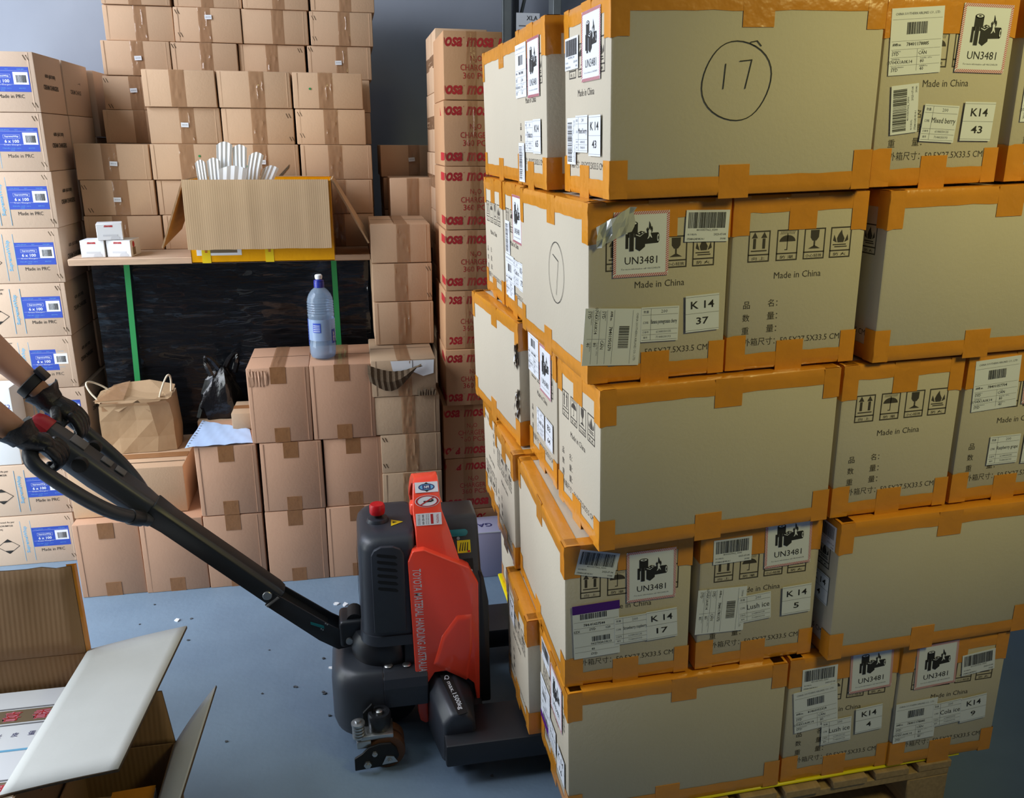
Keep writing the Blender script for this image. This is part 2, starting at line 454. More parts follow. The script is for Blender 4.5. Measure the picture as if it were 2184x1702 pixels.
    if kind == 'barcode':
        w, h = 0.086, 0.057
        m.plate(-w / 2, -h / 2, w / 2, h / 2, T0, 0)
        bars(m, -.038, -.004, .036, .0245, True, a[0] if a else 5, 36)
        put_text(m, '4010357362_0200', 0, -.0075, .0042, 1, z=T1, w=.042, res=1)
        put_text(m, '电子烟(内)', -.029, -.0155, .0038, 2, z=T1, w=.018, res=1); put_text(m, 'STE480624DVK14-1', -.022, -.0235, .0036, 1, z=T1, w=.034, res=1)
        put_text(m, '2023-07-04', .026, -.0155, .004, 1, z=T1, w=.024, res=1); put_text(m, '39/40', .033, -.0235, .0038, 1, z=T1, w=.011, res=1)
    if kind == 'waybill':
        w, h = 0.108, 0.112
        m.plate(-w / 2, -h / 2, w / 2, h / 2, T0, 0)
        put_text(m, 'CHINA SOUTHERN AIRLINES CO., LTD.', 0, .046, .0048, 2, z=T1, w=.092, res=1)
        bars(m, -.021, .012, .021, .032, True, 11, 26)
        for y in (.037, .001, -.013, -.0265, -.040): m.plate(-w / 2 + .003, y, w / 2 - .003, y + .0004, T1, 2)
        m.plate(.003, -.05, .0034, -.013, T1, 2)
        put_text(m, 'AWB no.', -.040, -.0045, .0048, 1, z=T1, w=.018, res=1, bold=.02); put_text(m, a[0], .003, -.0045, .0062, 1, z=T1, w=.046, res=1, bold=.01)
        for (t, x, y) in (('SYD', -.042, -.020), ('CAN', .014, -.020), ('0704X1A0K14', -.031, -.034), ('80', .014, -.034), ('SYD', -.042, -.047), ('40', .014, -.047)):
            put_text(m, t, x, y, .0058, 1, z=T1, res=1)
        for (t, x, y) in (('Destination', -.040, -.0155), ('Origin', .014, -.0155), ('HAWB No.', -.040, -.029), ('Total No. of Pcs', .022, -.029), ('Final Destination', -.036, -.0425), ('HAWB Pcs', .018, -.0425)):
            put_text(m, t, x, y, .0026, 2, z=T1, res=1)
    if kind == 'purplebill':
        w, h = 0.100, 0.128
        m.plate(-w / 2, -h / 2, w / 2, h / 2 - .018, T0, 0)
        m.plate(-w / 2, h / 2 - .020, w / 2 + .002, h / 2, T1, 4)
        bars(m, -.034, .030, .024, .043, True, 21, 30); bars(m, -.010, -.026, .030, -.014, True, 22, 18)
        put_text(m, '784-01627544', -.004, .016, .0062, 1, z=T1, res=1, bold=.02)
        for (t, x, y, q) in (('SZX', -.042, .002, .0055), ('SYD', -.008, .004, .0058), ('120', .026, .004, .0055), ('0627XIAOK13', .010, -.031, .0055), ('40', -.008, -.044, .0055), ('SYD', -.006, -.056, .0058)):
            put_text(m, t, x, y, q, 1, z=T1, res=1, bold=.01)
        for y in (.024, .009, -.003, -.036, -.049): m.plate(-.048, y, .048, y + .0004, T1, 2)
    me = m.mesh('label_' + kind, MS, smooth='flat'); LAB[key] = me
    return me


LNAME = {'hazard': 'hazard_label', 'number': 'number_label', 'item': 'flavour_label', 'barcode': 'barcode_label', 'waybill': 'waybill_label', 'purplebill': 'waybill_label'}
PL, PWD, PH_ = 0.505, 0.275, 0.3335
LAYER = 0.33923


def end_print_mesh():
    """printing on the small end of a taped carton (same on every one)"""
    m = MB(); W, H = PWD, PH_; z = 0.0003
    def frame(u0, v0, u1, v1, t, zz=z):
        m.plate(u0, v0, u1, v0 + t, zz); m.plate(u0, v1 - t, u1, v1, zz); m.plate(u0, v0 + t, u0 + t, v1 - t, zz); m.plate(u1 - t, v0 + t, u1, v1 - t, zz)
    caps = ['向 上', '防 潮', '小心轻放', '防 火']
    for i, u in enumerate((.12, .33, .535, .735)):
        u0, u1, v1, v0 = u * W, (u + .16) * W, (1 - .195) * H, (1 - .37) * H
        frame(u0, v0, u1, v1, .0024); m.plate(u0, v0 + .0125, u1, v0 + .0149, z)
        c = (u0 + u1) / 2; k = v0 + .0149; hh = v1 - k
        put_text(m, caps[i], c, v0 + .0068, .0062, 0, z=z, w=.026 if i != 2 else .034, res=1)
        if i == 0:
            m.plate(c - .016, k + .005, c + .016, k + .0072, z)
            for q in (-.0095, .0095):
                m.plate(c + q - .0028, k + .010, c + q + .0028, k + .029, z); m.poly([(c + q - .0062, k + .030), (c + q + .0062, k + .030), (c + q, k + .041)], z)
        if i == 1:
            m.poly([(c + .0165 * math.cos(t), k + .021 + .012 * math.sin(t)) for t in [math.pi * j / 12 for j in range(13)]], z)
            m.plate(c - .0008, k + .006, c + .0008, k + .036, z); m.plate(c - .005, k + .005, c + .0008, k + .0066, z)
            put_text(m, '//////////', c, k + .0375, .006, 0, z=z, w=.030, res=1)
        if i == 2:
            m.poly([(c - .009, k + .040), (c - .0085, k + .026), (c - .004, k + .020), (c + .004, k + .020), (c + .0085, k + .026), (c + .009, k + .040)][::-1], z)
            m.plate(c - .0016, k + .009, c + .0016, k + .020, z); m.poly([(c - .0125, k + .005), (c + .0125, k + .005), (c + .002, k + .0105), (c - .002, k + .0105)], z)
        if i == 3:
            m.poly([(c - .006, k + .014), (c + .006, k + .014), (c + .008, k + .021), (c + .003, k + .030), (c + .001, k + .038), (c - .005, k + .029), (c - .008, k + .022)], z)
            for q in (-1, 1): m.poly([(c + q * .008, k + .014), (c + q * .016, k + .018), (c + q * .014, k + .029), (c + q * .0105, k + .021)][::q], z)
            m.plate(c - .016, k + .009, c + .012, k + .011, z); m.plate(c - .012, k + .005, c + .014, k + .007, z)
    put_text(m, 'Made in China', .505 * W, (1 - .452) * H, .0125, 0, z=z, bold=0.0, w=.098)
    for t, v in (('品', .615), ('数', .69), ('重', .765)): put_text(m, t, .135 * W, (1 - v) * H, .0145, 0, z=z, bold=.005)
    for t, v in (('名：', .61), ('量：', .685), ('量：', .76)): put_text(m, t, .295 * W, (1 - v) * H, .0145, 0, z=z, bold=.005, anchor='l')
    put_text(m, '外箱尺寸：50.5X27.5X33.5 CM', .50 * W, (1 - .835) * H, .0155, 0, z=z, bold=0.0, w=.75 * W)
    return m.mesh('end_print', [M['inksoft']], smooth='flat')


END_PRINT = end_print_mesh()


def bodymesh(L, W, H, bev=0.004, seam=True):
    m = MB(); m.box(-L / 2, L / 2, -W / 2, W / 2, 0, H)
    return m


PB = bodymesh(PL, PWD, PH_).mesh('carton_body', [M['pcard']], bevel=0.005, segs=2)
# tape strips, shared by all the taped cartons
def ring_mesh(top):
    m = MB(); t = 0.0008; a = 0.032; L, W, H = PL, PWD, PH_
    z0, z1 = (H - a, H) if top else (0, a)
    r = random.Random(5 if top else 6)
    # wrapped over the edge: side band with rounded shoulder, then the flat band
    def strip(p0, p1, n):
        p0, p1, n = Vector(p0), Vector(p1), Vector(n); k = 14; inn = -n
        zz = H if top else 0; s_ = 1 if top else -1
        rows = []
        prof = [(t, a), (t * 1.6, a * .5), (t, .006), (-.0015, .0006), (-.006, -t), (-a, -t)]
        for i in range(k + 1):
            f = i / k; c = p0.lerp(p1, f); row = []
            for q, (o, d) in enumerate(prof):
                j = r.uniform(-.0003, .0004) if 0 < q < 5 else 0.0
                dd = d + (r.uniform(-.0012, .0012) if q == 0 else 0)
                row.append(tuple(c + n * (o + j) + Vector((0, 0, zz - s_ * dd))))
            rows.append(row)
        nn = len(prof); vs = [p for rw in rows for p in rw]
        fs = [(i * nn + q, i * nn + q + 1, (i + 1) * nn + q + 1, (i + 1) * nn + q) for i in range(k) for q in range(nn - 1)]
        m.add(vs, fs, 0, None, True)
    strip((-L / 2, -W / 2, 0), (L / 2, -W / 2, 0), (0, -1, 0)); strip((L / 2, W / 2, 0), (-L / 2, W / 2, 0), (0, 1, 0))
    strip((-L / 2, W / 2, 0), (-L / 2, -W / 2, 0), (-1, 0, 0)); strip((L / 2, -W / 2, 0), (L / 2, W / 2, 0), (1, 0, 0))
    me = m.mesh('edge_tape', [M['otape']], smooth='flat')
    return me


RING = [ring_mesh(True), ring_mesh(False)]


def corner_mesh(sx, sy, top):
    m = MB(); t = 0.0012; L, W, H = PL, PWD, PH_; w = 0.034 + rb.uniform(-.004, .005); h = .068 + rb.uniform(-.008, .012)
    r = random.Random(int(10 + sx * 2 + sy * 4 + (8 if top else 0)))
    prof = [(-w, 0, 0), (-.012, 0, 0), (-.004, 0, .35), (0, .35, .35), (0, 0, .35)]
    rows = []
    for i in range(7):
        d = h * i / 6; j = [r.uniform(0, .0006) if 0 < i < 6 else 0 for _ in range(6)]
        z = H - d - .0005 if top else d + .0005
        e = r.uniform(-.003, .003) if i == 6 else 0
        cx, cy = sx * L / 2, sy * W / 2
        rows.append([(cx - sx * w, cy + sy * t, z), (cx - sx * .012, cy + sy * (t + j[0]), z), (cx - sx * .003, cy + sy * (t * .8 + j[1]), z + e), (cx + sx * t * .6, cy + sy * t * .6, z + e),
                     (cx + sx * (t * .8 + j[2]), cy - sy * .003, z + e), (cx + sx * (t + j[3]), cy - sy * .012, z), (cx + sx * t, cy - sy * w, z)])
    n = 7; vs = [p for rw in rows for p in rw]
    m.add(vs, [(i * n + q, i * n + q + 1, (i + 1) * n + q + 1, (i + 1) * n + q) for i in range(6) for q in range(n - 1)], 0, None, True)
    return m.mesh('corner_tape', [M['otape']], smooth='flat')


CORNER = [corner_mesh(sx, sy, tp) for tp in (True, False) for sx in (-1, 1) for sy in (-1, 1)]
_m = MB(); _m.plate(-.0285, -.066, .0285, 0, .0013)
TABM = _m.mesh('seam_tape', [M['otape']])
_m = MB(); _m.plate(-.029, -.058, .029, 0, .0013)
TABL = _m.mesh('seam_tape', [M['otape']])

TILT = Matrix(((0.99949, -0.00024, -0.03194), (0.00009, 0.99999, -0.00481), (0.03195, 0.0048, 0.99948))).to_4x4()
PV = Vector((0.66794, 1.60198, 0.18))
TILT = Matrix.Translation(PV) @ TILT @ Matrix.Translation(-PV)


def taped_carton(label, x, y, yaw, layer, endfront, stickers=(), seed=0, flip=False, plain=False):
    """(x, y) is the corner nearest the camera of the front face; endfront turns the small end to the front"""
    du, dv = (PWD, PL) if endfront else (PL, PWD)
    a = R_(yaw); u = Vector((math.cos(a), math.sin(a), 0)); v = Vector((-math.sin(a), math.cos(a), 0))
    c = Vector((x, y, 0.18 + layer * LAYER + .001)) + u * du / 2 + v * dv / 2
    mtx = TILT @ Matrix.Translation(c) @ Matrix.Rotation(a + (math.pi / 2 if endfront else 0), 4, 'Z')
    o = link('taped_carton', PB, None, mtx); tag(o, label, 'carton', 'cartons stacked on the pallet')
    for side in ('L', 'R'):
        F = face(side, PL, PWD, PH_)
        if not plain:
            fm = F @ Matrix.Translation((PWD, PH_, 0)) @ Matrix.Rotation(math.pi, 4, 'Z') if flip else F
            link('printing', END_PRINT, o, fm)
        link('seam_tape', TABM, o, F @ Matrix.Translation((PWD / 2 + .004, PH_, 0)))
        link('seam_tape', TABM, o, F @ Matrix.Translation((PWD / 2 - .004, .054, 0)))
    for side in ('F', 'B'):
        F = face(side, PL, PWD, PH_)
        link('seam_tape', TABL, o, F @ Matrix.Translation((PL / 2 + .01, PH_, 0)))
        link('seam_tape', TABL, o, F @ Matrix.Translation((PL / 2 - .02, .052, 0)))
    for rm in RING: link('edge_tape', rm, o)
    for k in CORNER: link('corner_tape', k, o)
    F = face('L', PL, PWD, PH_)
    for i, (kind, args, uu, vv, rot) in enumerate(stickers):
        link(LNAME[kind], label_mesh(kind, *args), o, F @ Matrix.Translation((uu * PWD, (1 - vv) * PH_, 0.0018 + .0004 * i)) @ Matrix.Rotation(R_(rot), 4, 'Z'))
    return o


hz = lambda u, v, r=0: ('hazard', (), u, v, r)
nb = lambda a_, b_, u, v, r=0: ('number', (a_, b_), u, v, r)
it = lambda n_, u, v, r=0: ('item', (n_,), u, v, r)
bc = lambda s_, u, v, r=0: ('barcode', (s_,), u, v, r)
wb = lambda n_, u, v, r=0: ('waybill', (n_,), u, v, r)
pb = lambda u, v, r=0: ('purplebill', (), u, v, r)

cA = taped_carton('orange-taped carton with a hand-drawn circle around 17 on its long side', .489, 1.425, 1.64, 4, False,
                  [hz(.63, .225), bc(4, .2, .235, 0), bc(9, .2, .71, 90), it('Mixed berry', .44, .67), nb('K 14', '43', .73, .68)])
taped_carton('orange-taped carton of the top layer with a Mixed berry sticker on its front end', 1.012, 1.464, 2.34, 4, True,
             [wb('78401178885', .235, .235, 3), hz(.755, .225, -2), bc(7, .2, .585, 95), it('Mixed berry', .485, .665, -4), nb('K14', '43', .79, .66, -2)])
taped_carton('orange-taped carton at the right end of the top layer, cut by the photo edge', 1.305, 1.47, 1.8, 4, True,
             [wb('78401178885', .25, .5), hz(.75, .2), nb('K14', '44', .78, .7)])
taped_carton('orange-taped carton of the top layer with sticker K14 65 facing left', .451, 1.734, 1.0, 4, False,
             [wb('78401178885', .2, .26), hz(.64, .265), it('Tobacco', .47, .68), nb('K14', '65', .74, .68), bc(3, .2, .85, 90)])
taped_carton('orange-taped carton at the far left end of the top layer, plain long side', .466, 2.03, 1.5, 4, True)
cC = taped_carton('orange-taped carton of the second layer with sticker K 14 37 on its end', .458, 1.449, 2.29, 3, True,
                  [hz(.365, .23, 0), bc(5, .83, .15, -2), wb('78401950270', .17, .735, -94), it('Banana pomegranate cherry', .51, .68, -1), nb('K 14', '37', .82, .635, 2)])
taped_carton('orange-taped carton of the second layer without any stickers, printed end in front', .74, 1.463, .82, 3, True)
taped_carton('orange-taped carton at the right of the second layer, blank long side in front', 1.042, 1.439, .84, 3, False)
taped_carton('orange-taped carton of the second layer with hazard sticker behind the K 14 37 one', .452, 1.968, .6, 3, False,
             [bc(6, .22, .42, 90), hz(.68, .25), wb('78401178885', .3, .72), it('Cola ice', .62, .66), nb('K14', '75', .86, .66)])
taped_carton('orange-taped carton at the far left end of the second layer, icons half hidden', .446, 2.246, .6, 3, False)
taped_carton('orange-taped carton of the third layer with blank long side and black edge line', .475, 1.423, 2.74, 2, False)
taped_carton('orange-taped carton of the third layer, clean printed end beside the blank long side', .99, 1.45, 1.0, 2, True)
taped_carton('orange-taped carton at the right of the third layer with Raspberry grape sticker', 1.276, 1.455, .8, 2, True,
             [wb('78401057704', .26, .2, 3), hz(.70, .17, 2), it('Raspberry grape', .42, .655, 0), nb('K14', '6', .72, .66)])
taped_carton('orange-taped carton of the third layer with sticker B3 64 facing left', .467, 1.735, 1.0, 2, False,
             [wb('78401178885', .22, .17), hz(.66, .22), it('Lush ice', .47, .66), nb('B3', '64', .78, .66)])
cF3 = taped_carton('orange-taped carton of the third layer with a torn corner, sticking out left', .44, 2.03, 5.0, 2, True)
taped_carton('orange-taped carton of the fourth layer with purple-topped waybill and K 14 17', .415, 1.467, -.69, 1, True,
             [bc(8, .25, .135, -13), hz(.675, .255, 1), pb(.245, .60, 2), it('Strawberry raspberry', .525, .625, 2), nb('K 14', '17', .77, .615, 3)])
taped_carton('orange-taped carton of the fourth layer with Lush ice and K 14 5', .708, 1.464, .16, 1, True,
             [bc(2, .26, .15, 1), hz(.72, .13, 2), wb('78401781372', .19, .575, -92), it('Lush ice', .475, .585, 4), nb('K 14', '5', .83, .565, 2)])
taped_carton('orange-taped carton at the right of the fourth layer, blank side below yellow edge', 1.005, 1.428, .84, 1, False,
             [bc(3, .80, .13), nb('K 14', '4', .80, .52)])
taped_carton('orange-taped carton of the fourth layer standing behind the K 14 17 one', .41, 1.988, .2, 1, False)
taped_carton('upside-down orange-taped carton at the far left end of the fourth layer', .42, 2.266, .2, 1, False, flip=True)
taped_carton('orange-taped carton of the bottom layer with a big blank long side in front', .416, 1.45, -.38, 0, False,
             [bc(3, .25, .14), hz(.64, .25), pb(.22, .58, 180), it('Grape ice', .48, .66), nb('K 14', '16', .80, .70)])
taped_carton('orange-taped carton of the bottom layer with Lush ice and K14 4', .931, 1.452, -.35, 0, True,
             [bc(1, .27, .165, 2), hz(.735, .15, 3), wb('81460052324', .26, .41, 6), it('Lush ice', .47, .625, 3), nb('K14', '4', .765, .565, 4)])
taped_carton('orange-taped carton at the right of the bottom layer with Cola ice and K14 9', 1.206, 1.444, -.16, 0, True,
             [hz(.33, .185, 3), bc(5, .735, .215, 6), wb('78401178885', .2, .63, 2), it('Cola ice', .50, .605, 4), nb('K14', '9', .755, .60, 5)])
taped_carton('orange-taped carton of the bottom layer with a small sticker, behind the front left corner', .388, 1.74, 0, 0, False,
             [nb('K14', '8', .3, .25)])
taped_carton('orange-taped carton at the far left end of the bottom layer, plain long side', .462, 2.03, 0, 0, True)

# pen marks: a circled 17 and a circled 7
def pen_stroke(m, pts, w=.0016):
    for i in range(len(pts) - 1):
        a, c = Vector(pts[i]), Vector(pts[i + 1]); d = (c - a)
        if d.length < 1e-6: continue
        n = Vector((-d.y, d.x)).normalized() * w / 2; e = d.normalized() * w * .3
        m.poly([tuple(a - n - e), tuple(c - n + e), tuple(c + n + e), tuple(a + n - e)], .0012)


m = MB()
pen_stroke(m, [(.228 + .064 * math.cos(t) + .003 * math.sin(3 * t), .19 + .064 * math.sin(t)) for t in [math.radians(60 + k * 10) for k in range(38)]])
pen_stroke(m, [(.206, .218), (.204, .19), (.203, .178)]); pen_stroke(m, [(.232, .222), (.254, .224), (.25, .205), (.244, .178)])
pen_stroke(m, [(.25, .252), (.262, .254), (.27, .246)])
m.obj('pen_mark', M['ink'], cA, smooth='flat', M_=face('F', PL, PWD, PH_))
m = MB()
pen_stroke(m, [(.30 + .055 * math.cos(t), .18 + .062 * math.sin(t)) for t in [math.radians(70 + k * 10) for k in range(37)]])
pen_stroke(m, [(.275, .215), (.315, .205), (.30, .135)])
m.obj('pen_mark', M['ink'], cC, smooth='flat', M_=face('B', PL, PWD, PH_))
# crumpled loose tape on the K 14 37 carton
m = MB(); r = random.Random(2)
rows = []
for i in range(9):
    rows.append([(.012 + .009 * i + r.uniform(-.002, .002), PH_ - .062 + .0045 * i + .013 * (q - 1.5) + r.uniform(-.003, .003), .006 + r.uniform(0, .012)) for q in range(4)])
m.add([p for rw in rows for p in rw], [(i * 4 + q, i * 4 + q + 1, i * 4 + q + 5, i * 4 + q + 4) for i in range(8) for q in range(3)], 0, None, False)
lt = m.obj('loose_tape', mat('cloudy_clear_tape', S(190, 192, 186), 0.2, coat=.5), cC, smooth='flat', M_=face('L', PL, PWD, PH_)); lt['label'] = 'crumpled strip of loose clear tape'
# torn corner: dark hole and ragged liner paper
m = MB()
F = face('B', PL, PWD, PH_)
for zc, hh in ((.245, .06), (.115, .075)):
    for k in range(9):
        x = PL - .018 + .0135 * (k % 3) * .5 - .002; z = zc - hh / 2 + hh * k / 9
        m.add([(x - r.uniform(.012, .026), z, .0016), (x + .006, z - .006, r.uniform(.004, .013)), (x + .010, z + .016, r.uniform(.002, .012)), (x - r.uniform(.0, .015), z + .012, .003)], [(0, 1, 2, 3)], k % 2, None, False)
tp = m.obj('torn_paper', [M['edge_card'], M['white']], cF3, smooth='flat', M_=F); tp['label'] = 'ragged torn cardboard at the corner'

# ------------------------------------------------------------------ pallet and slip sheet under the stack
pal = thing('wooden_pallet', 'pale wooden pallet under the tall stack of orange-taped cartons', 'pallet', M_=TILT @ Matrix.Translation((.925, 1.985, 0)))
_m = MB(); _m.box(-.045, .045, -.55, .55, .150, .170); bd = _m.mesh('deck_board', [M['wood']], bevel=.002, segs=1)
for k in range(8): link('deck_board', bd, pal, Matrix.Translation((-.405 + k * .81 / 7 + rb.uniform(-.008, .008), rb.uniform(-.006, .004), 0)))
_m = MB(); _m.box(-.45, .45, -.05, .05, .130, .150); sb = _m.mesh('stringer_board', [M['wood']], bevel=.002, segs=1)
_m = MB(); _m.box(-.055, .055, -.05, .05, .045, .130); bk = _m.mesh('block', [M['wood']], bevel=.003, segs=1)
_m = MB(); _m.box(-.45, .45, -.05, .05, .025, .045); bt = _m.mesh('bottom_board', [M['wood']], bevel=.002, segs=1)
for y in (-.495, .02, .495):
    link('stringer_board', sb, pal, Matrix.Translation((0, y, 0))); link('bottom_board', bt, pal, Matrix.Translation((0, y, 0)))
    for x in (-.395, 0, .395): link('block', bk, pal, Matrix.Translation((x, y, 0)))
m = MB(); m.box(.452, 1.405, 1.447, 2.57, .1712, .1795)
sh = m.obj('slip_sheet', M['yellow'], None, bevel=.003, segs=1, M_=TILT); tag(sh, 'bright yellow slip sheet between the pallet and the bottom cartons', 'sheet')

# ------------------------------------------------------------------ brown cartons behind
rc = random.Random(11)


def crinkle_strip(w, L, n=22, amp=.0022, seed=0, k=9):
    """a clear tape strip with lengthwise creases: u across (centred), v from 0 to L, lifted a little from the board"""
    r = random.Random(seed); m = MB(); vs = []
    hs = [0.0] + [amp * max(0, r.gauss(.15, .55)) for _ in range(k - 1)] + [0.0]
    for i in range(n + 1):
        if i % 4 == 0: tg = [0.0] + [amp * max(0, r.gauss(.12, .55)) for _ in range(k - 1)] + [0.0]
        hs = [a + (b_ - a) * .45 for a, b_ in zip(hs, tg)]
        for q in range(k + 1):
            edge = q in (0, k)
            vs.append((-w / 2 + w * q / k + (r.uniform(-.0012, .0012) if not edge else 0), L * i / n, .0008 + (0 if i in (0, n) else hs[q])))
    m.add(vs, [(i * (k + 1) + q, i * (k + 1) + q + 1, (i + 1) * (k + 1) + q + 1, (i + 1) * (k + 1) + q) for i in range(n) for q in range(k)], 0, None, True)
    return m


_CS = {}


def carton_mesh(w, d, h, m_, jit, seed, seam=True, topseam=True):
    m = MB(); m.box(-w / 2, w / 2, -d / 2, d / 2, 0, h)
    r = random.Random(seed)
    m.v = [(x + r.uniform(-jit, jit), y + r.uniform(-jit, jit) * .5, z + (r.uniform(-jit, 0) if z > 0 else 0)) for x, y, z in m.v]
    me = m.mesh('carton_body', [m_], bevel=.0035, segs=2)
    return me


def carton(label, x0, x1, y, d, z0, z1, mat_='card', group='plain brown cartons', tape=True, sticker=None, staple=(), seed=None, rz=0.0, name='brown_carton',
           tapemat='ctape', tabs=False, top_tape=False, lines=True, tw=.05, tx=.0):
    seed = rc.randint(0, 99999) if seed is None else seed
    r = random.Random(seed)
    w, h = x1 - x0, z1 - z0 - .0008
    o = link(name, carton_mesh(w, d, h, M[mat_], .0016, seed)); o.location = ((x0 + x1) / 2, y + d / 2, z0); o.rotation_euler = (0, 0, R_(rz))
    tag(o, label, 'carton', group)
    F = face('F', w, d, h)
    if lines:   # flap edges showing as narrow raised lips near both sides
        m = MB(); e = .0008
        m.box(w * .94, w * .945, -.0002, .0014, 0, h) if False else None
        for u in (((.016, .019),), ((w - .020, w - .017),), ((.012, .015), (w - .016, w - .013)))[seed % 3]:
            m.plate(u[0], .004, u[1], h - .004, e)
        lp = m.obj('flap_lip', M[mat_], o, M_=F); lp['kind'] = 'stuff'
    if tape:
        k = (round(h, 3), seed % 5, tapemat, tw)
        if k not in _CS: _CS[k] = crinkle_strip(tw, h, 18, .0034, seed % 5).mesh('clear_tape', [M[tapemat]], smooth='flat')
        link('clear_tape', _CS[k], o, F @ Matrix.Translation((w / 2 + tx + r.uniform(-.012, .012), 0, 0)))
    if tabs:
        for v0, v1 in ((h - .062, h), (0, .055)):
            m = MB(); m.plate(w / 2 - .027, v0, w / 2 + .027, v1, .0009)
            m.obj('brown_tape', M['ctape_d'], o, M_=F)
    if top_tape:
        T = face('T', w, d, h)
        m = crinkle_strip(.05, d, 10, .0022, seed)
        m.obj('top_tape', M['ctape'], o, smooth='flat', M_=T @ Matrix.Translation((w / 2, 0, 0)))
        m = MB(); m.plate(0.004, d / 2 - .001, w - .004, d / 2 + .001, .0006); m.obj('flap_gap', M['edge_card'], o, M_=T)
    if sticker:
        m = MB(); m.plate(-.014, -.0085, .014, .0085, .001, 0)
        put_text(m, '4000098', 0, 0, .0045, 1, z=.0013, w=.020, res=1)
        m.obj('small_sticker', [M['white'], M['inkgrey']], o, M_=F @ Matrix.Translation((w / 2 + sticker[0] * w, h * (1 - sticker[1]), .0042)) @ Matrix.Rotation(R_(r.uniform(-7, 5)), 4, 'Z'))
    for (u, v) in staple:
        for q in (-1, 1):
            m = MB(); m.plate(-.0012, -.009, .0012, .009, .0009)
            m.obj('staple', M['edge_card'], o, M_=F @ Matrix.Translation((u * w + q * .005, (1 - v) * h, 0)) @ Matrix.Rotation(R_(25), 4, 'Z'))
    return o


# --- back stack: eight rows of four
ZB = [1.205 + .13675 * k for k in range(9)]
YU, YF = 3.98, 3.60
ordn = ['leftmost', 'second from the left', 'third from the left', 'rightmost']
rows_u = {7: (3, [(216, 363), (370, 515), (517, 657), (661, 798)]), 6: (47, [(220, 369), (371, 513), (515, 656), (660, 794)]), 5: (125, [(218, 364), (366, 507), (509, 650), (656, 791)]),
          4: (200, [(222, 368), (370, 510), (512, 652), (655, 789)]), 3: (272, [(224, 370), (372, 512), (514, 654), (656, 791)])}
rown = {7: 'cut off by the top edge of the photo', 6: 'in the second row of the back stack', 5: 'in the third row of the back stack',
        4: 'in the fourth row of the back stack', 3: 'in the fifth row of the back stack'}
st_u = {(6, 1): (.02, .28), (5, 0): (.03, .5), (5, 3): (-.02, .5), (4, 0): (-.06, .43)}
sp_u = {(6, 1): [(.06, .15), (.08, .8)], (6, 3): [(.07, .2), (.07, .8)], (5, 2): [(.93, .15)], (5, 3): [(.05, .12)], (5, 1): [(.05, .12)], (4, 0): [(.05, .15), (.08, .9)]}
for k in range(8):
    py, xs = rows_u.get(k, rows_u[3])
    for c in range(4):
        xa = at(xs[c][0], py, Y=YU).x; xb = at(xs[c][1], py, Y=YU).x
        if k < 3 or (k in (3, 4) and c in (1, 2)):
            lab, grp = 'plain brown carton inside the back stack, hidden by the cartons in front', 'hidden cartons of the back stack'
        else:
            lab, grp = 'plain brown carton %s, %s' % (rown[k], ordn[c]), 'cartons of the back stack'
        carton(lab, xa, xb, YU + rc.uniform(-.01, .01), .37, ZB[k], ZB[k + 1], 'card', grp, sticker=st_u.get((k, c)), staple=sp_u.get((k, c), ()), lines=(k > 2), tape=(k > 2))
# --- front stack on the board
rows_f = {4: (190, [None, (306, 461), (464, 620), (625, 773)]), 3: (270, [None, (317, 471), (474, 627), (632, 779)]), 2: (348, [(161, 320), (324, 481), (487, 638), (643, 793)]),
          1: (430, [(176, 333), (337, 492), (495, 646), (649, 796)]), 0: (505, [(184, 347), (351, 503), (506, 654), (657, 798)])}
rwn = {4: 'top row', 3: 'second row', 2: 'third row', 1: 'fourth row', 0: 'bottom row'}
st_f = {(3, 1): (.0, .48), (2, 0): (.01, .55), (2, 2): (-.02, .5), (1, 0): (-.02, .55)}
sp_f = {(3, 2): [(.93, .2), (.96, .85)], (3, 3): [(.06, .15), (.08, .75)], (1, 0): [(.05, .2), (.1, .85)]}
front = {}
for k in range(5):
    py, xs = rows_f[k]
    for c in range(4):
        if xs[c] is None: continue
        xa = at(xs[c][0], py, Y=YF).x; xb = at(xs[c][1], py, Y=YF).x
        front[k, c] = carton('brown carton in the %s of the stack on the board, %s column' % (rwn[k], ['far left', 'left', 'middle', 'right'][c]), xa, xb, YF + rc.uniform(-.008, .008), .365, ZB[k], ZB[k + 1], 'card',
                             'cartons stacked on the board', sticker=st_f.get((k, c)), staple=sp_f.get((k, c), ()), tw=.056)
for key, (u, v) in {(4, 3): (.24, .45), (2, 1): (.66, .33), (2, 2): (.25, .62)}.items():
    m = MB(); m.poly(ell(0, 0, .0045, .0045, 12), .001); o = front[key]
    d = m.obj('green_dot', M['green'], o, smooth='flat', M_=Matrix.Translation(((u - .5) * .27, -.1836, .135 * (1 - v))) @ Matrix.Rotation(R_(90), 4, 'X'))
# torn hole in the middle carton behind the mail carton
m = MB(); r = random.Random(8)
m.poly([(.15, .0), (.155, .035), (.168, .045), (.165, .028), (.18, .012), (.19, .010), (.20, .0)], .0015, 0)
m.poly([(.19, .010), (.225, .045), (.24, .06), (.236, .045), (.205, .012)], .0016, 1)
m.poly([(.10, .006), (.15, .004), (.165, .010), (.18, .002), (.10, .001)], .0017, 0)
th = m.obj('torn_hole', [M['blk'], M['edge_card']], front[2, 2], smooth='flat', M_=face('F', .28, .365, .135)); th['label'] = 'torn hole in the cardboard'

# --- plywood board and black wrapped pallet load
pb0 = at(145, 556, Y=3.34)
m = MB(); m.box(-1.03, .076, 3.34, 4.38, 1.180, 1.2042)
bo = m.obj('plywood_board', M['ply'], None, bevel=.002, segs=1); tag(bo, 'pale plywood board lying on top of the black wrapped pallet load', 'board')


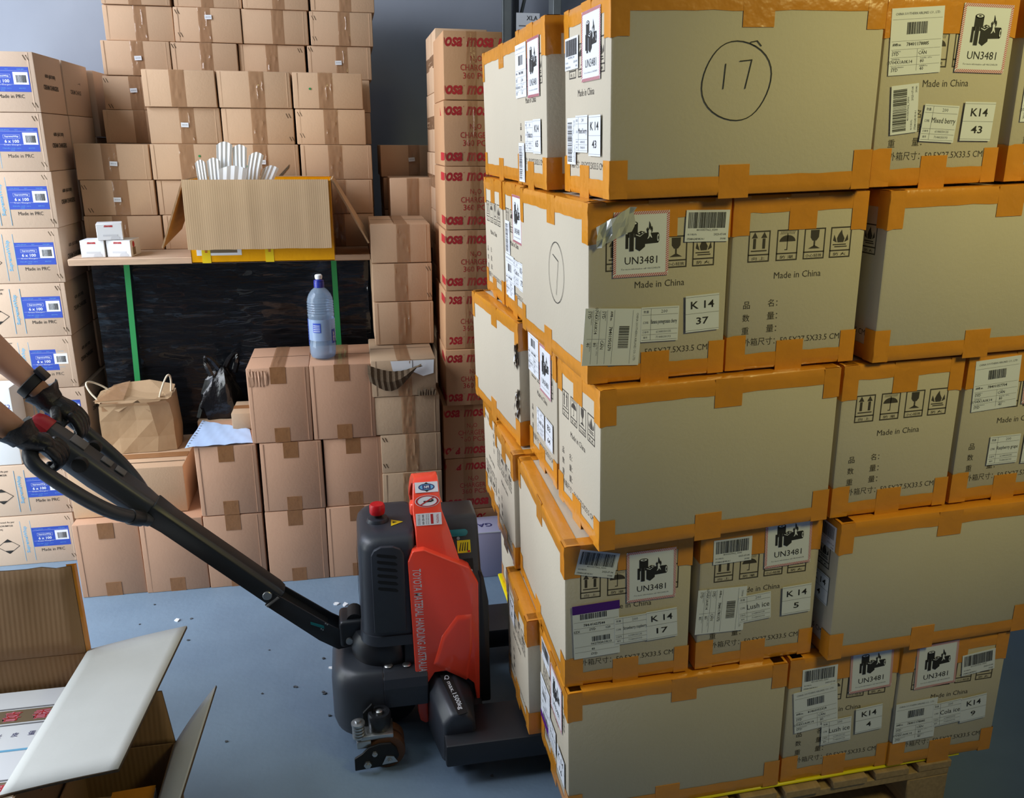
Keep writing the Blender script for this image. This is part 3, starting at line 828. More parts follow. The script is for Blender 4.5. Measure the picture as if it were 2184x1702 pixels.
def film_block(x0, x1, y0, y1, z0, z1, seed, amp=.012):
    m = MB(); nx, nz = 110, 130
    vs = []; r = random.Random(seed)
    per = []   # perimeter as a list of points
    for i in range(nx): per.append((x0 + (x1 - x0) * i / nx, y0, 0, -1))
    for i in range(20): per.append((x1, y0 + (y1 - y0) * i / 20, 1, 0))
    for i in range(20): per.append((x1 - (x1 - x0) * i / 20, y1, 0, 1))
    for i in range(20): per.append((x0, y1 - (y1 - y0) * i / 20, -1, 0))
    rings = []
    for k in range(nz + 1):
        z = z0 + (z1 - z0) * k / nz; ring = []
        for (x, y, nx_, ny_) in per:
            q = noise.noise(Vector((x * 2.2, y * 2.2, z * 9 + seed))) * .45 + noise.noise(Vector((x * 8 + z * 5, y * 8, z * 34 + seed))) * .38 + max(0, noise.noise(Vector((x * 15 - z * 9, y * 15, z * 75 + seed)))) * .34
            ring.append((x + nx_ * amp * q, y + ny_ * amp * q, z))
        rings.append(ring)
    m.loft(rings)
    return m


bl = thing('wrapped_pallet_load', 'tall pallet load wrapped in glossy black film with two green straps', 'pallet load', (-.45, 3.95, 0))
inv = Matrix.Translation((.45, -3.95, 0))
film_block(-.985, .066, 3.455, 4.40, .0, 1.178, 2).obj('black_film', M['black_film'], bl, M_=inv)
for (pa, pb_) in (((270, 566), (297, 848)), ((712, 566), (723, 738))):
    m = MB(); pts = []
    for t in range(12):
        px = pa[0] + (pb_[0] - pa[0]) * t / 11 * 1.0; py = pa[1] + (pb_[1] - pa[1]) * t / 11
        p = at(px, py, Y=3.436); pts.append((p.x, p.z))
    xm, z_t = pts[0][0], 1.179; w = .0105
    slope = (pts[-1][0] - pts[0][0]) / (pts[-1][1] - pts[0][1])
    xb = xm + slope * (.0 - pts[0][1])
    m.add([(xm - w, 3.435, z_t), (xm + w, 3.435, z_t), (xb + w, 3.435, .0), (xb - w, 3.435, .0), (xm - w, 3.4365, z_t), (xm + w, 3.4365, z_t), (xb + w, 3.4365, .0), (xb - w, 3.4365, .0)],
          [(0, 1, 2, 3), (4, 7, 6, 5), (0, 3, 7, 4), (1, 5, 6, 2), (0, 4, 5, 1), (3, 2, 6, 7)])
    m.obj('green_strap', M['green'], bl, M_=inv)
m = MB(); m.box(-.05, .052, 3.432, 3.4345, .60, 1.17); 
# second wrapped load deeper in the gap
b2 = film_block(.16, .70, 3.86, 4.5, 0, 1.19, 9, .008).obj('wrapped_pallet_load', M['black_film']); tag(b2, 'black wrapped load in the dark gap behind the tall brown column', 'pallet load')

# --- cartons in the dark gap
carton('brown carton with small sticker deep in the dark gap, on top', at(812, 340, Y=3.9).x, at(925, 340, Y=3.9).x, 3.9, .36, 1.476, 1.615, 'card', 'cartons in the dark gap', sticker=(.08, .45), tx=.03)
carton('brown carton deep in the dark gap, the lower one', at(818, 400, Y=3.9).x, at(925, 400, Y=3.9).x, 3.9, .36, 1.335, 1.475, 'card', 'cartons in the dark gap')
carton('brown carton under the lower one in the dark gap', at(820, 440, Y=3.9).x, at(925, 440, Y=3.9).x, 3.9, .36, 1.192, 1.334, 'card', 'cartons in the dark gap')
YL = 3.60
xa, xb = at(833, 415, Y=YL).x, at(925, 415, Y=YL).x
# --- tall column of small cartons right of the bottle
zc = [0, .14, .28, .42, .575, .725, .866]
pxs = [(822, 948), (820, 945), (818, 943), (814, 941), (799, 938), (792, 930)]
nm = ['lowest carton of the small brown column', 'second lowest carton of the small brown column', 'brown carton behind the red truck top in the small column', 'brown carton two below the torn one',
      'brown carton right below the torn one', 'torn brown carton with ripped front showing white lining']
tcs = []
for k in range(6):
    pm = {0: 1130, 1: 1090, 2: 1050, 3: 970, 4: 887, 5: 808}[k]
    xl, xr = at(pxs[k][0], pm, Y=2.97).x, at(pxs[k][1], pm, Y=2.97).x
    tcs.append(carton(nm[k], xl, xr, 2.972 + rc.uniform(-.006, .006), .36, zc[k], zc[k + 1], 'grey_card', 'small cartons in the column beside the bottle', tape=True, top_tape=(k == 5), tapemat='ctape',
                      staple=[(.06, .12), (.06, .8)] if k == 3 else ()))
# ripped front of the torn one
m = MB(); r = random.Random(4); w_ = at(930, 808, Y=2.97).x - at(792, 808, Y=2.97).x; h_ = .14
m.poly([(w_ * .30, h_ - .004), (w_ * .97, h_ - .004), (w_ * .96, .085), (w_ * .8, .075), (w_ * .62, .095), (w_ * .45, .08), (w_ * .33, .10)], .0035, 0)
m.plate(w_ * .63, .085, w_ * .64, h_ - .004, .0042, 2)
pts = []
N_ = 18
rows = []
for i in range(N_ + 1):
    f = i / N_; x = -.012 + f * w_ * .82
    top = h_ - .012 - .028 * math.sin(f * 3.0) ; low = .065 - .06 * math.sin(min(1, f * 1.15) * math.pi) + .05 * f
    wv = .004 * (i % 2)
    rows.append([(x, top, .010 + wv), (x, (top + low) / 2, .020 + wv), (x + .006, low, .010 + wv)])
m.add([p for rw in rows for p in rw], [(i * 3 + q, i * 3 + q + 1, i * 3 + q + 4, i * 3 + q + 3) for i in range(N_) for q in range(2)], 1)
for i in range(7):
    x = w_ * (.70 + .04 * i); m.add([(x, .004, .004), (x + .009, .0, .008), (x + .011 + r.uniform(-.003, .003), .016 + r.uniform(0, .014), .009), (x + .003, .020 + r.uniform(0, .012), .005)], [(0, 1, 2, 3)], 1)
rp = m.obj('ripped_flap', [M['white'], M['edge_card'], M['inkgrey']], tcs[5], smooth='flat', M_=face('F', w_, .36, h_)); rp['label'] = 'ripped cardboard flap hanging open over white lining'
YT = 3.2
for k, (z0, z1, pl, pr, pm) in enumerate(((.890, 1.036, 799, 925, 684), (1.037, 1.184, 795, 922, 604), (1.185, 1.332, 791, 919, 520))):
    carton(['lowest of the three plain cartons above the torn one', 'middle of the three plain cartons above the torn one', 'top plain carton of the three above the torn one'][k], at(pl, pm, Y=YT).x, at(pr, pm, Y=YT).x, YT + .004 * k, .37, z0 - (.023 if k == 0 else 0), z1, 'card',
           'small cartons in the column beside the bottle', top_tape=(k == 2), staple=[(.94, .15), (.95, .85)] if k == 1 else ())
carton('pale brown carton standing behind the top of the small carton column', xa, xb, YL, .25, 1.192, 1.484, 'card', 'cartons in the dark gap', tx=.0)

# --- red-printed column
def print_front(w, h):
    m = MB(); z = .0006
    for yb in (h - .036, .032):
        x = -.030; pitch = .108
        while x < w + .02:
            vs, fs, x0, x1, y0, y1 = text_geo('mosa', .034, .28, 3); sc = .030 / (y1 - y0); sx = .094 / (x1 - x0)
            pts = [((p[0] - x0) * sx + x, (p[1] - (y0 + y1) / 2) * sc + yb, z) for p in vs]
            bmx = bmesh.new(); bv = [bmx.verts.new(p) for p in pts]
            for f in fs:
                try: bmx.faces.new([bv[i] for i in f])
                except ValueError: pass
            for (px_, nx_) in ((.002, -1), (w - .002, 1)):   # cut off what would wrap round the corner
                bmesh.ops.bisect_plane(bmx, geom=bmx.verts[:] + bmx.edges[:] + bmx.faces[:], plane_co=(px_, 0, 0), plane_no=(nx_, 0, 0), clear_outer=True)
            bmx.verts.index_update()
            m.add([tuple(v.co) for v in bmx.verts], [tuple(v.index for v in f.verts) for f in bmx.faces], 0); bmx.free()
            put_text(m, '®', x + .100, yb + .014, .006, 0, z=z, res=1) if x + .104 < w and x + .096 > 0 else None
            x += pitch
    put_text(m, 'N₂O', w * .55, h * .60, .021, 0, z=z, w=.040); put_text(m, 'CHARGERS', w * .56, h * .475, .020, 0, z=z, w=.112)
    put_text(m, '360 PCS', w * .56, h * .355, .020, 0, z=z, w=.095)
    return m


MW, MD = .202, .33
ylays = [(946, 62), (947, 217), (949, 365), (950, 504), (950, 636), (951, 761), (947, 880), (951, 992), (958, 1101)]
mnames = ['topmost red-printed carton of the column, its top above the white-lettered wall', 'second red-printed carton from the top of its column', 'third red-printed carton from the top of its column', 'fourth red-printed carton from the top of its column',
          'fifth red-printed carton from the top of its column', 'sixth red-printed carton from the top, slightly shaded', 'seventh red-printed carton from the top, in the shade', 'eighth red-printed carton from the top, right of the red truck', 'lowest red-printed carton behind the lilac box']
mnames[0] = 'topmost red-printed carton of the red-printed column'
hm = .2208
PFm = print_front(MW, hm).mesh('red_printing', [M['red']], smooth='flat')
sd = MB()
for yb in (hm - .036, .032): sd.plate(.22, yb - .014, .30, yb + .014, .0006); sd.plate(.30, yb - .012, .328, yb + .013, .0006)
SDm = sd.mesh('red_side_printing', [M['red']], smooth='flat')
for k in range(9):
    z1 = 9 * hm - k * hm; z0 = z1 - hm
    px, py = ylays[k]; xl = at(px, py + 60, Y=3.02).x
    o = carton(mnames[k], xl, xl + MW, 3.02 + (0.0 if k < 5 else -.012 * (k == 5) + .004), MD, z0, z1, 'mcard', 'red-printed cartons', tape=True, name='printed_carton', lines=False, tw=.036, tapemat='ctape_clear')
    link('red_printing', PFm, o, face('F', MW, MD, hm)); link('red_side_printing', SDm, o, face('L', MW, MD, hm))
# plain column behind it
for k in range(8):
    z1 = 2.04 - k * .226; z0 = max(.0, z1 - .226)
    xl = at([928, 930, 930, 932, 934, 935, 936, 938][k], 120 + 130 * k, Y=3.40).x
    o = carton(['top plain carton of the column behind the red-printed one', 'second plain carton of the column behind the red-printed one', 'third plain carton of the column behind the red-printed one', 'fourth plain carton of the column behind the red-printed one'][k] if k < 4 else 'plain carton low in the column behind the red-printed one',
               xl, xl + .20, 3.40, .36, z0, z1, 'card', 'plain column behind the red-printed one' if k < 4 else 'low cartons behind the red-printed column', tape=False, lines=False, rz=0)
    m = crinkle_strip(.05, .36, 8, .003, k); m.obj('clear_tape', M['ctape'], o, smooth='flat', M_=face('L', .20, .36, .226) @ Matrix.Translation((0, .113, 0)) @ Matrix.Rotation(R_(-90), 4, 'Z'))
    m = MB(); m.plate(.10, .003, .104, .22, .0012); m.plate(.22, .003, .226, .22, .0012); lp = m.obj('flap_lip', M['card'], o, M_=face('L', .20, .36, .226)); lp['kind'] = 'stuff'
# lilac carton on the floor
o = carton('lilac-white carton on the floor in front of the red-printed column', .33, .545, 2.862, .14, 0, .196, 'lilac', 'small boxes on the floor', tape=False, lines=False, name='lilac_carton'); del o['group']
m = MB(); put_text(m, 'GAZ', 0, 0, .030, 0, z=.0008, w=.085, bold=.01); put_text(m, '®', -.052, .012, .009, 0, z=.0008) if False else None
m.obj('printing', M['navy'], o, smooth='flat', M_=face('T', .215, .14, .195) @ Matrix.Translation((.118, .060, 0)) @ Matrix.Rotation(math.pi, 4, 'Z'))
m = MB(); m.plate(.002, .190, .213, .194, .001); m.obj('lid_edge', M['white'], o, M_=face('F', .215, .14, .195))

# --- rack upright at the wall, with a paper sheet and a carton behind
rk = thing('steel_rack', 'galvanised steel rack uprights with diagonal braces by the wall', 'rack', (.95, 4.4, 0))
ri = Matrix.Translation((-.95, -4.4, 0))
m = MB(); m.box(.80, .835, 4.36, 4.44, 0, 3.2); m.box(.79, .80, 4.36, 4.37, 0, 3.2); m.obj('upright', M['galv'], rk, bevel=.002, segs=1, M_=ri)
m = MB(); m.box(.848, .874, 4.37, 4.43, 0, 3.2); m.obj('upright', M['dark2'], rk, bevel=.002, segs=1, M_=ri)
m = MB(); m.box(1.03, 1.07, 4.30, 4.40, 0, 3.2); m.obj('upright', M['galv'], rk, bevel=.002, segs=1, M_=ri)
for k in range(3):
    m = MB(); m.cyl((.86, 4.42, .3 + k * .9), (1.05, 4.36, 1.1 + k * .9), .009, 8); m.obj('brace', M['galv'], rk, M_=ri)
m = MB(); m.box(.86, 1.9, 4.37, 4.41, 2.36, 2.44); m.obj('beam', M['galv'], rk, bevel=.002, segs=1, M_=ri)
p0, p1 = at(1101, 27, Y=4.28), at(1150, 90, Y=4.28)
m = MB(); m.box(p0.x, p1.x, 4.278, 4.2795, p1.z - .12, p0.z, 0)
X_ = Matrix(((1, 0, 0, (p0.x + p1.x) / 2), (0, 0, -1, 4.2775), (0, 1, 0, p0.z), (0, 0, 0, 1)))
put_text(m, 'XLA', .02, -.022, .02, 1, X=X_, z=.0006, res=1)
for k in range(3): m.plate(-.045, -.06 - .02 * k, .0 + .012 * k, -.055 - .02 * k, .0006, 2, X=X_)
ps = m.obj('paper_sheet', [M['white'], M['ink'], M['inkgrey']]); tag(ps, 'white printed paper sheet hanging on the steel rack', 'paper')
m = MB(); m.cyl((p1.x - .03, 4.279, p0.z - .02), (p1.x - .03, 4.38, p0.z - .02), .003, 8); m.obj('hook', M['steel'], ps)

# --- left column of charger cartons
LW = .42


def charger_front():
    m = MB(); z = .0008; w, h = LW, .2035
    # blue sticker near the right edge
    m.plate(w - .158, h - .135, w - .022, h - .052, .0006, 0)
    bx0, by0 = w - .158, h - .135
    put_text(m, '6 x 100', bx0 + .045, by0 + .036, .011, 1, z=z, bold=.02, w=.048); put_text(m, 'Cream Chargers', bx0 + .045, by0 + .0235, .0062, 1, z=z, w=.056)
    m.plate(bx0 + .018, by0 + .046, bx0 + .074, by0 + .0465, z, 1); m.plate(bx0 + .018, by0 + .058, bx0 + .074, by0 + .0585, z, 1)
    m.plate(bx0 + .018, by0 + .046, bx0 + .0185, by0 + .058, z, 1); m.plate(bx0 + .0735, by0 + .046, bx0 + .074, by0 + .058, z, 1)
    put_text(m, 'SupremeWhip', bx0 + .046, by0 + .052, .007, 1, z=z, w=.046, bold=.02)
    m.plate(bx0 + .083, by0 + .025, bx0 + .132, by0 + .066, z, 1); bars(m, bx0 + .092, by0 + .031, bx0 + .126, by0 + .056, True, 31, 18, 2, z + .0004)
    for v in (.070, .0245): m.plate(bx0 + .003, by0 + v, bx0 + .133, by0 + v + .0004, z, 1)
    for (t, u, q) in (('SODA SIPHON', .025, .0755), ('N2O', .065, .0755), ('CHARGERS', .11, .0755)): put_text(m, t, bx0 + u, by0 + q, .0035, 3, z=z, res=1)
    put_text(m, 'Handle with care', bx0 + .042, by0 + .012, .0032, 3, z=z, res=1, w=.060); put_text(m, 'WWW', bx0 + .044, by0 + .005, .003, 3, z=z, res=1); put_text(m, '4000 PCS', bx0 + .108, by0 + .012, .0038, 3, z=z, res=1)
    put_text(m, 'Made in PRC', w - .090, h - .150, .0125, 2, z=z, w=.085)
    for t, v in (('Not Restricted As per', .022), ('SP. 191(ADR/IMO)&', .037), ('A98(IATA)', .052)): put_text(m, t, w - .305, h - v, .0095, 2, z=z, anchor='l', bold=.012)
    c, d, q = (w - .25, h - .125), .040, .031
    for (a0, b0) in ((0, 90), (90, 180), (180, 270), (270, 360)):
        pa = (c[0] + d * math.cos(R_(a0)), c[1] + q * math.sin(R_(a0))); pb = (c[0] + d * math.cos(R_(b0)), c[1] + q * math.sin(R_(b0)))
        pen = Vector((pb[0] - pa[0], pb[1] - pa[1])); n = Vector((-pen.y, pen.x)).normalized() * .001
        m.poly([(pa[0] - n.x, pa[1] - n.y), (pb[0] - n.x, pb[1] - n.y), (pb[0] + n.x, pb[1] + n.y), (pa[0] + n.x, pa[1] + n.y)], z, 2)
    for s in (1, -1): m.poly([(c[0] - d * .42, c[1] + s * q * .58), (c[0] + d * .42, c[1] + s * q * .58), (c[0], c[1] + s * q)][::s], z, 2)
    # printed tape running down
    put_text(m, 'SupremeWhip', w - .18, h - .10, .016, 4, z=z, w=.115, rot=R_(90), bold=.02)
    for u in (w - .196, w - .160): m.plate(u, .01, u + .0012, h - .02, .0009, 4)
    return m.mesh('charger_printing', [M['blue'], M['white'], M['ink'], M['cyan'], M['cyan']], smooth='flat')


CHF = charger_front()
m = MB(); put_text(m, '600 (6X100)', .155, .128, .017, 0, z=.0008, bold=.03, w=.115); put_text(m, 'CREAM CHARGERS', .150, .090, .017, 0, z=.0008, bold=.03, w=.165)
CHS = m.mesh('side_printing', [M['inksoft']], smooth='flat')
LD = .30
lay = [1.926, 1.7215, 1.5165, 1.312, 1.1075, .900, .692, .425]
lx = [-1.068, -1.068, -1.067, -1.074, -1.081, -1.083, -1.066]
nmz = ['topmost', 'second', 'third', 'fourth', 'fifth', 'sixth', 'seventh']
for k in range(7):
    z1, z0 = lay[k], lay[k + 1]; hh = z1 - z0
    o = carton('charger carton with blue label, %s from the top of the left column' % nmz[k] if k else 'topmost charger carton with blue label in the left column', lx[k] - LW, lx[k], 3.425, LD, z0, z1, 'lcard', 'charger cartons in the left column', tape=False, lines=True, name='charger_carton',
               staple=[(.94, .1), (.96, .88)])
    link('charger_printing', CHF, o, face('F', LW, LD, hh - .0008) @ Matrix.Translation((0, hh - .2043, 0)))
    link('side_printing', CHS, o, face('R', LW, LD, hh - .0008) @ Matrix.Translation((0, hh - .2043, 0)))
    if k < 6:
        o = carton('charger carton behind the %s one of the left column' % nmz[k], lx[k] - LW, lx[k] + .002, 3.735, .33, z0, z1, 'lcard', 'charger cartons in the second column', tape=False, lines=False, name='charger_carton')
        link('side_printing', CHS, o, face('R', LW, .33, hh - .0008) @ Matrix.Translation((0, hh - .2043, 0)))
for k in range(7):
    z1 = 1.915 - k * .2735; z0 = max(0, z1 - .2735)
    carton('plain carton at the far end behind the left charger columns' if k else 'top plain carton at the far end behind the left charger columns', -1.49, -1.065 + (.02 if k == 0 else 0), 4.08, .33, z0, z1, 'lcard', 'far cartons behind the left columns', tape=False, lines=False)
# support under the second column: a plain low carton
carton('charger carton low in the second column behind the left one', -1.50, -1.07, 3.735, .33, .0, .690, 'lcard', 'charger cartons in the second column', tape=False, lines=False, name='charger_carton')
# two lower cartons standing further forward
for k, (z0, z1) in enumerate(((.0, .2125), (.2132, .4245))):
    xr = at(163 if k == 0 else 152, 1150 if k == 0 else 1045, Y=3.295).x
    o = carton(['charger carton with blue label on the floor at the lower left', 'charger carton with blue label second from the floor at the lower left'][k], xr - LW, xr, 3.295, .42, z0, z1, 'lcard', 'charger cartons at the lower left', tape=False, lines=True, name='charger_carton', staple=[(.95, .1), (.96, .88)])
    link('charger_printing', CHF, o, face('F', LW, .42, .211) @ Matrix.Translation((0, .006, 0)))
# white carton on top of them at the photo edge
wx = at(30, 850, Y=3.30).x
o = carton('white carton with small blue lettering at the left photo edge', wx - .30, wx - .012, 3.30, .115, .4255, .735, 'foam', 'x', tape=False, lines=False, name='white_carton'); del o['group']
m = MB(); put_text(m, 'N52', .262, .235, .016, 0, z=.0008); put_text(m, 'PIECES', .245, .205, .016, 0, z=.0008); m.obj('printing', M['blue'], o, smooth='flat', M_=face('F', .288, .115, .309))

# ------------------------------------------------------------------ front rows of cube cartons
def cube(label, pl, pr, pm, z0, z1, Y=2.968, d=.312, **k):
    return carton(label, at(pl, pm, Y=Y).x, at(pr, pm, Y=Y).x, Y, d, z0, z1, 'card_low', 'cube cartons in the front rows', tape=False, tabs=True, **k)


cube('cube carton at the left end of the floor row', 163, 304, 1190, 0, .297, 2.978)
cube('second cube carton from the left in the floor row', 304, 440, 1185, 0, .297, 2.972)
cube('third cube carton from the left in the floor row, crossed by the black tiller', 441, 566, 1180, 0, .297)
cube('fourth cube carton from the left in the floor row', 570, 698, 1165, 0, .297)
cube('cube carton of the floor row half hidden by the black drive cover', 700, 829, 1160, 0, .297)
cube('cube carton in the middle row under the pale blue paper', 421, 552, 1020, .298, .571)
cube('middle cube carton of the middle row', 558, 690, 1015, .298, .571, top_tape=False)
cube('right cube carton of the middle row, beside the small column', 694, 818, 1010, .298, .571, 2.974)
dent = cube('dented cube carton of the top row, left of the bottle', 531, 663, 862, .572, .857, top_tape=True)
bcar = cube('cube carton of the top row that carries the water bottle', 664, 799, 858, .572, .857, top_tape=True)
# crumpled corner of the dented one
m = MB(); r = random.Random(6); rows = []
for i in range(13):
    u = .004 + .066 * i / 12; f = .0022 * (i % 2)
    rows.append([(u, .275 - .004 * (i % 3), .0015 + f), (u + r.uniform(-.002, .002), .25, .002 + f + r.uniform(0, .003)), (u, .215 + r.uniform(-.006, .006), .0015 + f * .3)])
m.add([p for rw in rows for p in rw], [(i * 3 + q, i * 3 + q + 1, i * 3 + q + 4, i * 3 + q + 3) for i in range(12) for q in range(2)])
w_ = .215
cr_ = m.obj('crumpled_dent', M['card_low'], dent, smooth='flat', M_=face('F', w_, .312, .284)); cr_['label'] = 'crumpled cardboard at the upper left corner'

# ------------------------------------------------------------------ things lying on the cartons at the left
o = carton('low brown carton carrying the paper bag, on the floor row', at(150, 1050, Y=3.03).x, at(396, 1045, Y=3.03).x, 3.03, .36, .298, .482, 'card', 'x', tape=False, lines=False, name='brown_carton', top_tape=False); del o['group']
W_ = at(396, 1045, Y=3.03).x - at(150, 1050, Y=3.03).x
m = MB(); m.plate(.002, .10, W_ - .002, .15, .0008); m.obj('brown_tape', M['ctape_d'], o, M_=face('T', W_, .36, .184))
m = MB(); m.plate(.002, .052, W_ - .002, .0545, .0012); m.obj('flap_gap', M['edge_card'], o, M_=face('T', W_, .36, .184))

bag = thing('paper_bag', 'brown paper carrier bag with white rope handles, folded shut on top', 'bag', (-.835, 3.27, .4825))
m = MB(); rings = []
r = random.Random(12)
for z, ex, dy in ((0, 0, 0), (.06, .002, .004), (.13, -.002, 0), (.19, -.006, -.008), (.205, -.012, -.02)):
    ring = []
    for (x, y) in ((-.125, -.07), (-.06, -.075), (0, -.072), (.07, -.076), (.135, -.06), (.142, 0), (.138, .075), (.05, .08), (-.05, .08), (-.125, .075), (-.13, 0)):
        ring.append((x + (ex if x > 0 else -ex) + r.uniform(-.004, .004), y - (dy if y > 0 else -dy) + r.uniform(-.004, .004), z))
    rings.append(ring)
m.loft(rings, cap=False, sm=False); m.f.append(tuple(range(10, -1, -1))); m.mi.append(0); m.sm.append(False)
m.obj('bag_body', M['kraft'], bag)
m = MB()   # folded-over top with tape
top = [(-.135, -.062, .206), (-.03, -.072, .212), (.07, -.066, .208), (.13, -.045, .20), (.135, .04, .235), (.04, .06, .252), (-.06, .055, .245), (-.135, .03, .222)]
m.add(top + [(x, y, z - .006) for x, y, z in top], [tuple(range(8)), tuple(range(15, 7, -1))] + [(i, i + 8, (i + 1) % 8 + 8, (i + 1) % 8) for i in range(8)])
m.add([(.02, -.075, .21), (.10, -.062, .205), (.055, -.085, .165)], [(0, 2, 1)]); m.add([(-.135, -.064, .206), (.02, -.075, .211), (-.05, -.084, .17)], [(0, 2, 1)])
m.obj('folded_top', M['kraft'], bag)
m = MB(); m.add([(-.14, -.066, .209), (-.03, -.075, .215), (-.03, .055, .252), (-.09, .048, .240)], [(0, 1, 2, 3)]); m.add([(-.11, -.0765, .205), (-.05, -.0785, .207), (-.05, -.0795, .175), (-.11, -.0785, .172)], [(0, 3, 2, 1)])
m.obj('clear_tape', M['ctape'], bag, smooth='flat')
def arc(p0, p1, h, n=14, lean=(0, 0)):
    p0, p1 = Vector(p0), Vector(p1); o_ = []
    for i in range(n + 1):
        f = i / n; q = p0.lerp(p1, f); a = math.sin(math.pi * f) ** .6
        o_.append((q.x + lean[0] * a, q.y + lean[1] * a, q.z + h * a))
    return o_
m = MB(); m.tube(arc((-.125, -.05, .208), (-.10, .03, .222), .055, lean=(-.055, 0)), .0035, 8); m.obj('rope_handle', M['cream'], bag)
m = MB(); m.tube(arc((.085, -.04, .19), (.125, -.0, .215), .085, lean=(.02, 0)), .0035, 8); m.obj('rope_handle', M['cream'], bag)

# black plastic bag
m = MB(); r = random.Random(5); rings = []
for z, s in ((0, 1.0), (.05, 1.05), (.10, .9), (.15, .62), (.18, .34), (.20, .22)):
    rings.append([((.078 * s + .018 * s * math.sin(5 * t + z * 40) + r.uniform(-.006, .006)) * math.cos(t) + .02 * (z / .2), (.06 * s + .014 * math.sin(4 * t + 9 * z)) * math.sin(t), z) for t in [2 * math.pi * k / 20 for k in range(20)]])
m.loft(rings, sm=False)
for q in (-1, 1):
    pts = arc((.02 + q * .012, 0, .19), (.02 + q * .045, -.01, .17), .065, 10, lean=(q * .03, 0))
    rr = [.011, .012, .010, .009, .008, .008, .008, .009, .010, .012, .012]
    m.tube(pts, rr, 6)
bb = m.obj('plastic_bag', M['bagblack'], M_=Matrix.Translation((-.545, 3.345, .5715)) @ Matrix.Rotation(.4, 4, 'Z')); tag(bb, 'crumpled black plastic bag with knotted handles behind the pale blue paper', 'bag')
# carton behind, its top showing
o = carton('pale carton lying behind the paper, only its top visible', -.628, -.372, 3.282, .15, .298, .5705, 'grey_card', 'x', tape=False, lines=False); del o['group']; o['label'] = 'brown carton in the gap behind the middle row, carrying the black plastic bag'
o = carton('pale flat-topped carton wedged between the black bag and the dented carton', -.475, -.392, 3.135, .16, .5725, .640, 'grey_card', 'x', tape=False, lines=False); del o['group']
m = MB(); m.plate(.0, .06, .083, .10, .0008); m.obj('brown_tape', M['ctape_d'], o, M_=face('T', .083, .16, .0665))
# pale blue paper with punched edge
m = MB(); n = 12; vs = []; r = random.Random(3)
c0, c1, c2, c3 = Vector((-.618, 2.955, .5735)), Vector((-.385, 2.972, .5735)), Vector((-.412, 3.128, .5735)), Vector((-.604, 3.26, .5735))
for j in range(n + 1):
    for i in range(n + 1):
        a = c0.lerp(c1, i / n); d = c3.lerp(c2, i / n); p = a.lerp(d, j / n)
        vs.append((p.x, p.y, p.z + .004 * abs(math.sin(i * .9 + j * .4)) * (1 if i < n else 0) + .0012))
fs = [(j * (n + 1) + i, j * (n + 1) + i + 1, (j + 1) * (n + 1) + i + 1, (j + 1) * (n + 1) + i) for j in range(n) for i in range(n)]
m.add(vs, fs, 0, None, True)
bp = m.obj('paper_sheet', [M['bluepaper'], M['ink']], smooth='flat'); tag(bp, 'crinkled pale blue paper sheet with punched holes along its left edge', 'paper')
m = MB()
for k in range(11):
    p = c0.lerp(c3, (k + .5) / 11); m.add([(p.x + .008 + .004 * math.cos(t), p.y + .004 * math.sin(t), .5786) for t in [2 * math.pi * q / 10 for q in range(10)]], [tuple(range(10))])
ph = m.obj('punched_holes', M['inkgrey'], bp, smooth='flat'); ph['kind'] = 'stuff'

# ------------------------------------------------------------------ water bottle
bt = thing('water_bottle', 'clear plastic water bottle with blue cap and blue label on a cube carton', 'bottle', (-.118, 3.075, .8585))
rib = []
prof = [(.0, .004), (.030, .0), (.043, .006), (.0475, .02), (.0485, .05), (.0475, .062), (.0465, .07), (.0465, .15), (.0475, .155), (.0485, .162)]
for k in range(6): rib += [(.0485, .165 + k * .009), (.0465, .1695 + k * .009)]
prof += rib + [(.046, .222), (.040, .238), (.030, .252), (.018, .262), (.0145, .266), (.0145, .278)]
inner = [(r_ - .0011, z_ + (.0012 if z_ < .01 else 0)) for r_, z_ in prof if r_ > .001]
full = prof[1:] + inner[::-1]
m = MB(); m.lathe(full, (0, 0, 0), 32); m.f = [f for f in m.f if len(f) == 4]; m.mi = [0] * len(m.f); m.sm = [True] * len(m.f)
nfull = len(full)
m.f += [tuple(range(31, -1, -1)), tuple((nfull - 1) * 32 + i for i in range(32))]; m.mi += [0, 0]; m.sm += [True, True]
m.obj('bottle_body', M['glass'], bt)
m = MB(); m.lathe([(.029, .0016), (.042, .0075), (.0461, .021), (.0472, .05), (.0462, .06)], (0, 0, 0), 32); m.obj('water', M['water'], bt)
m = MB(); m.lathe([(.0185, .262), (.0185, .283), (.0165, .285)], (0, 0, 0), 24); m.obj('cap', M['bottle_cap'], bt, bevel=.0008, segs=1)
m = MB(); m.lathe([(.0185, .2855), (.0175, .2885), (.012, .2895), (.012, .292)], (0, 0, 0), 24); m.obj('cap_ring', M['bottle_cap'], bt)
m = MB(); m.lathe([(.012, .2925), (.0135, .300), (.0132, .306), (.010, .309)], (0, 0, 0), 24); m.obj('sport_nozzle', M['foam'], bt)
def wrap(m, t, a0, a1, z0, z1, mi=0):
    n_ = 14; vs = []
    for i in range(n_ + 1):
        a = a0 + (a1 - a0) * i / n_; vs += [(t * math.cos(a), t * math.sin(a), z0), (t * math.cos(a), t * math.sin(a), z1)]
    m.add(vs, [(2 * i, 2 * i + 2, 2 * i + 3, 2 * i + 1) for i in range(n_)], mi, None, True)
m = MB(); wrap(m, .0478, R_(150), R_(400), .072, .150, 0)
lab = bpy.data.materials.new('film_label'); lab.use_nodes = True; lb = lab.node_tree.nodes['Principled BSDF']; lb.inputs['Base Color'].default_value = S(170, 196, 236); lb.inputs['Alpha'].default_value = .55; lb.inputs['Roughness'].default_value = .3
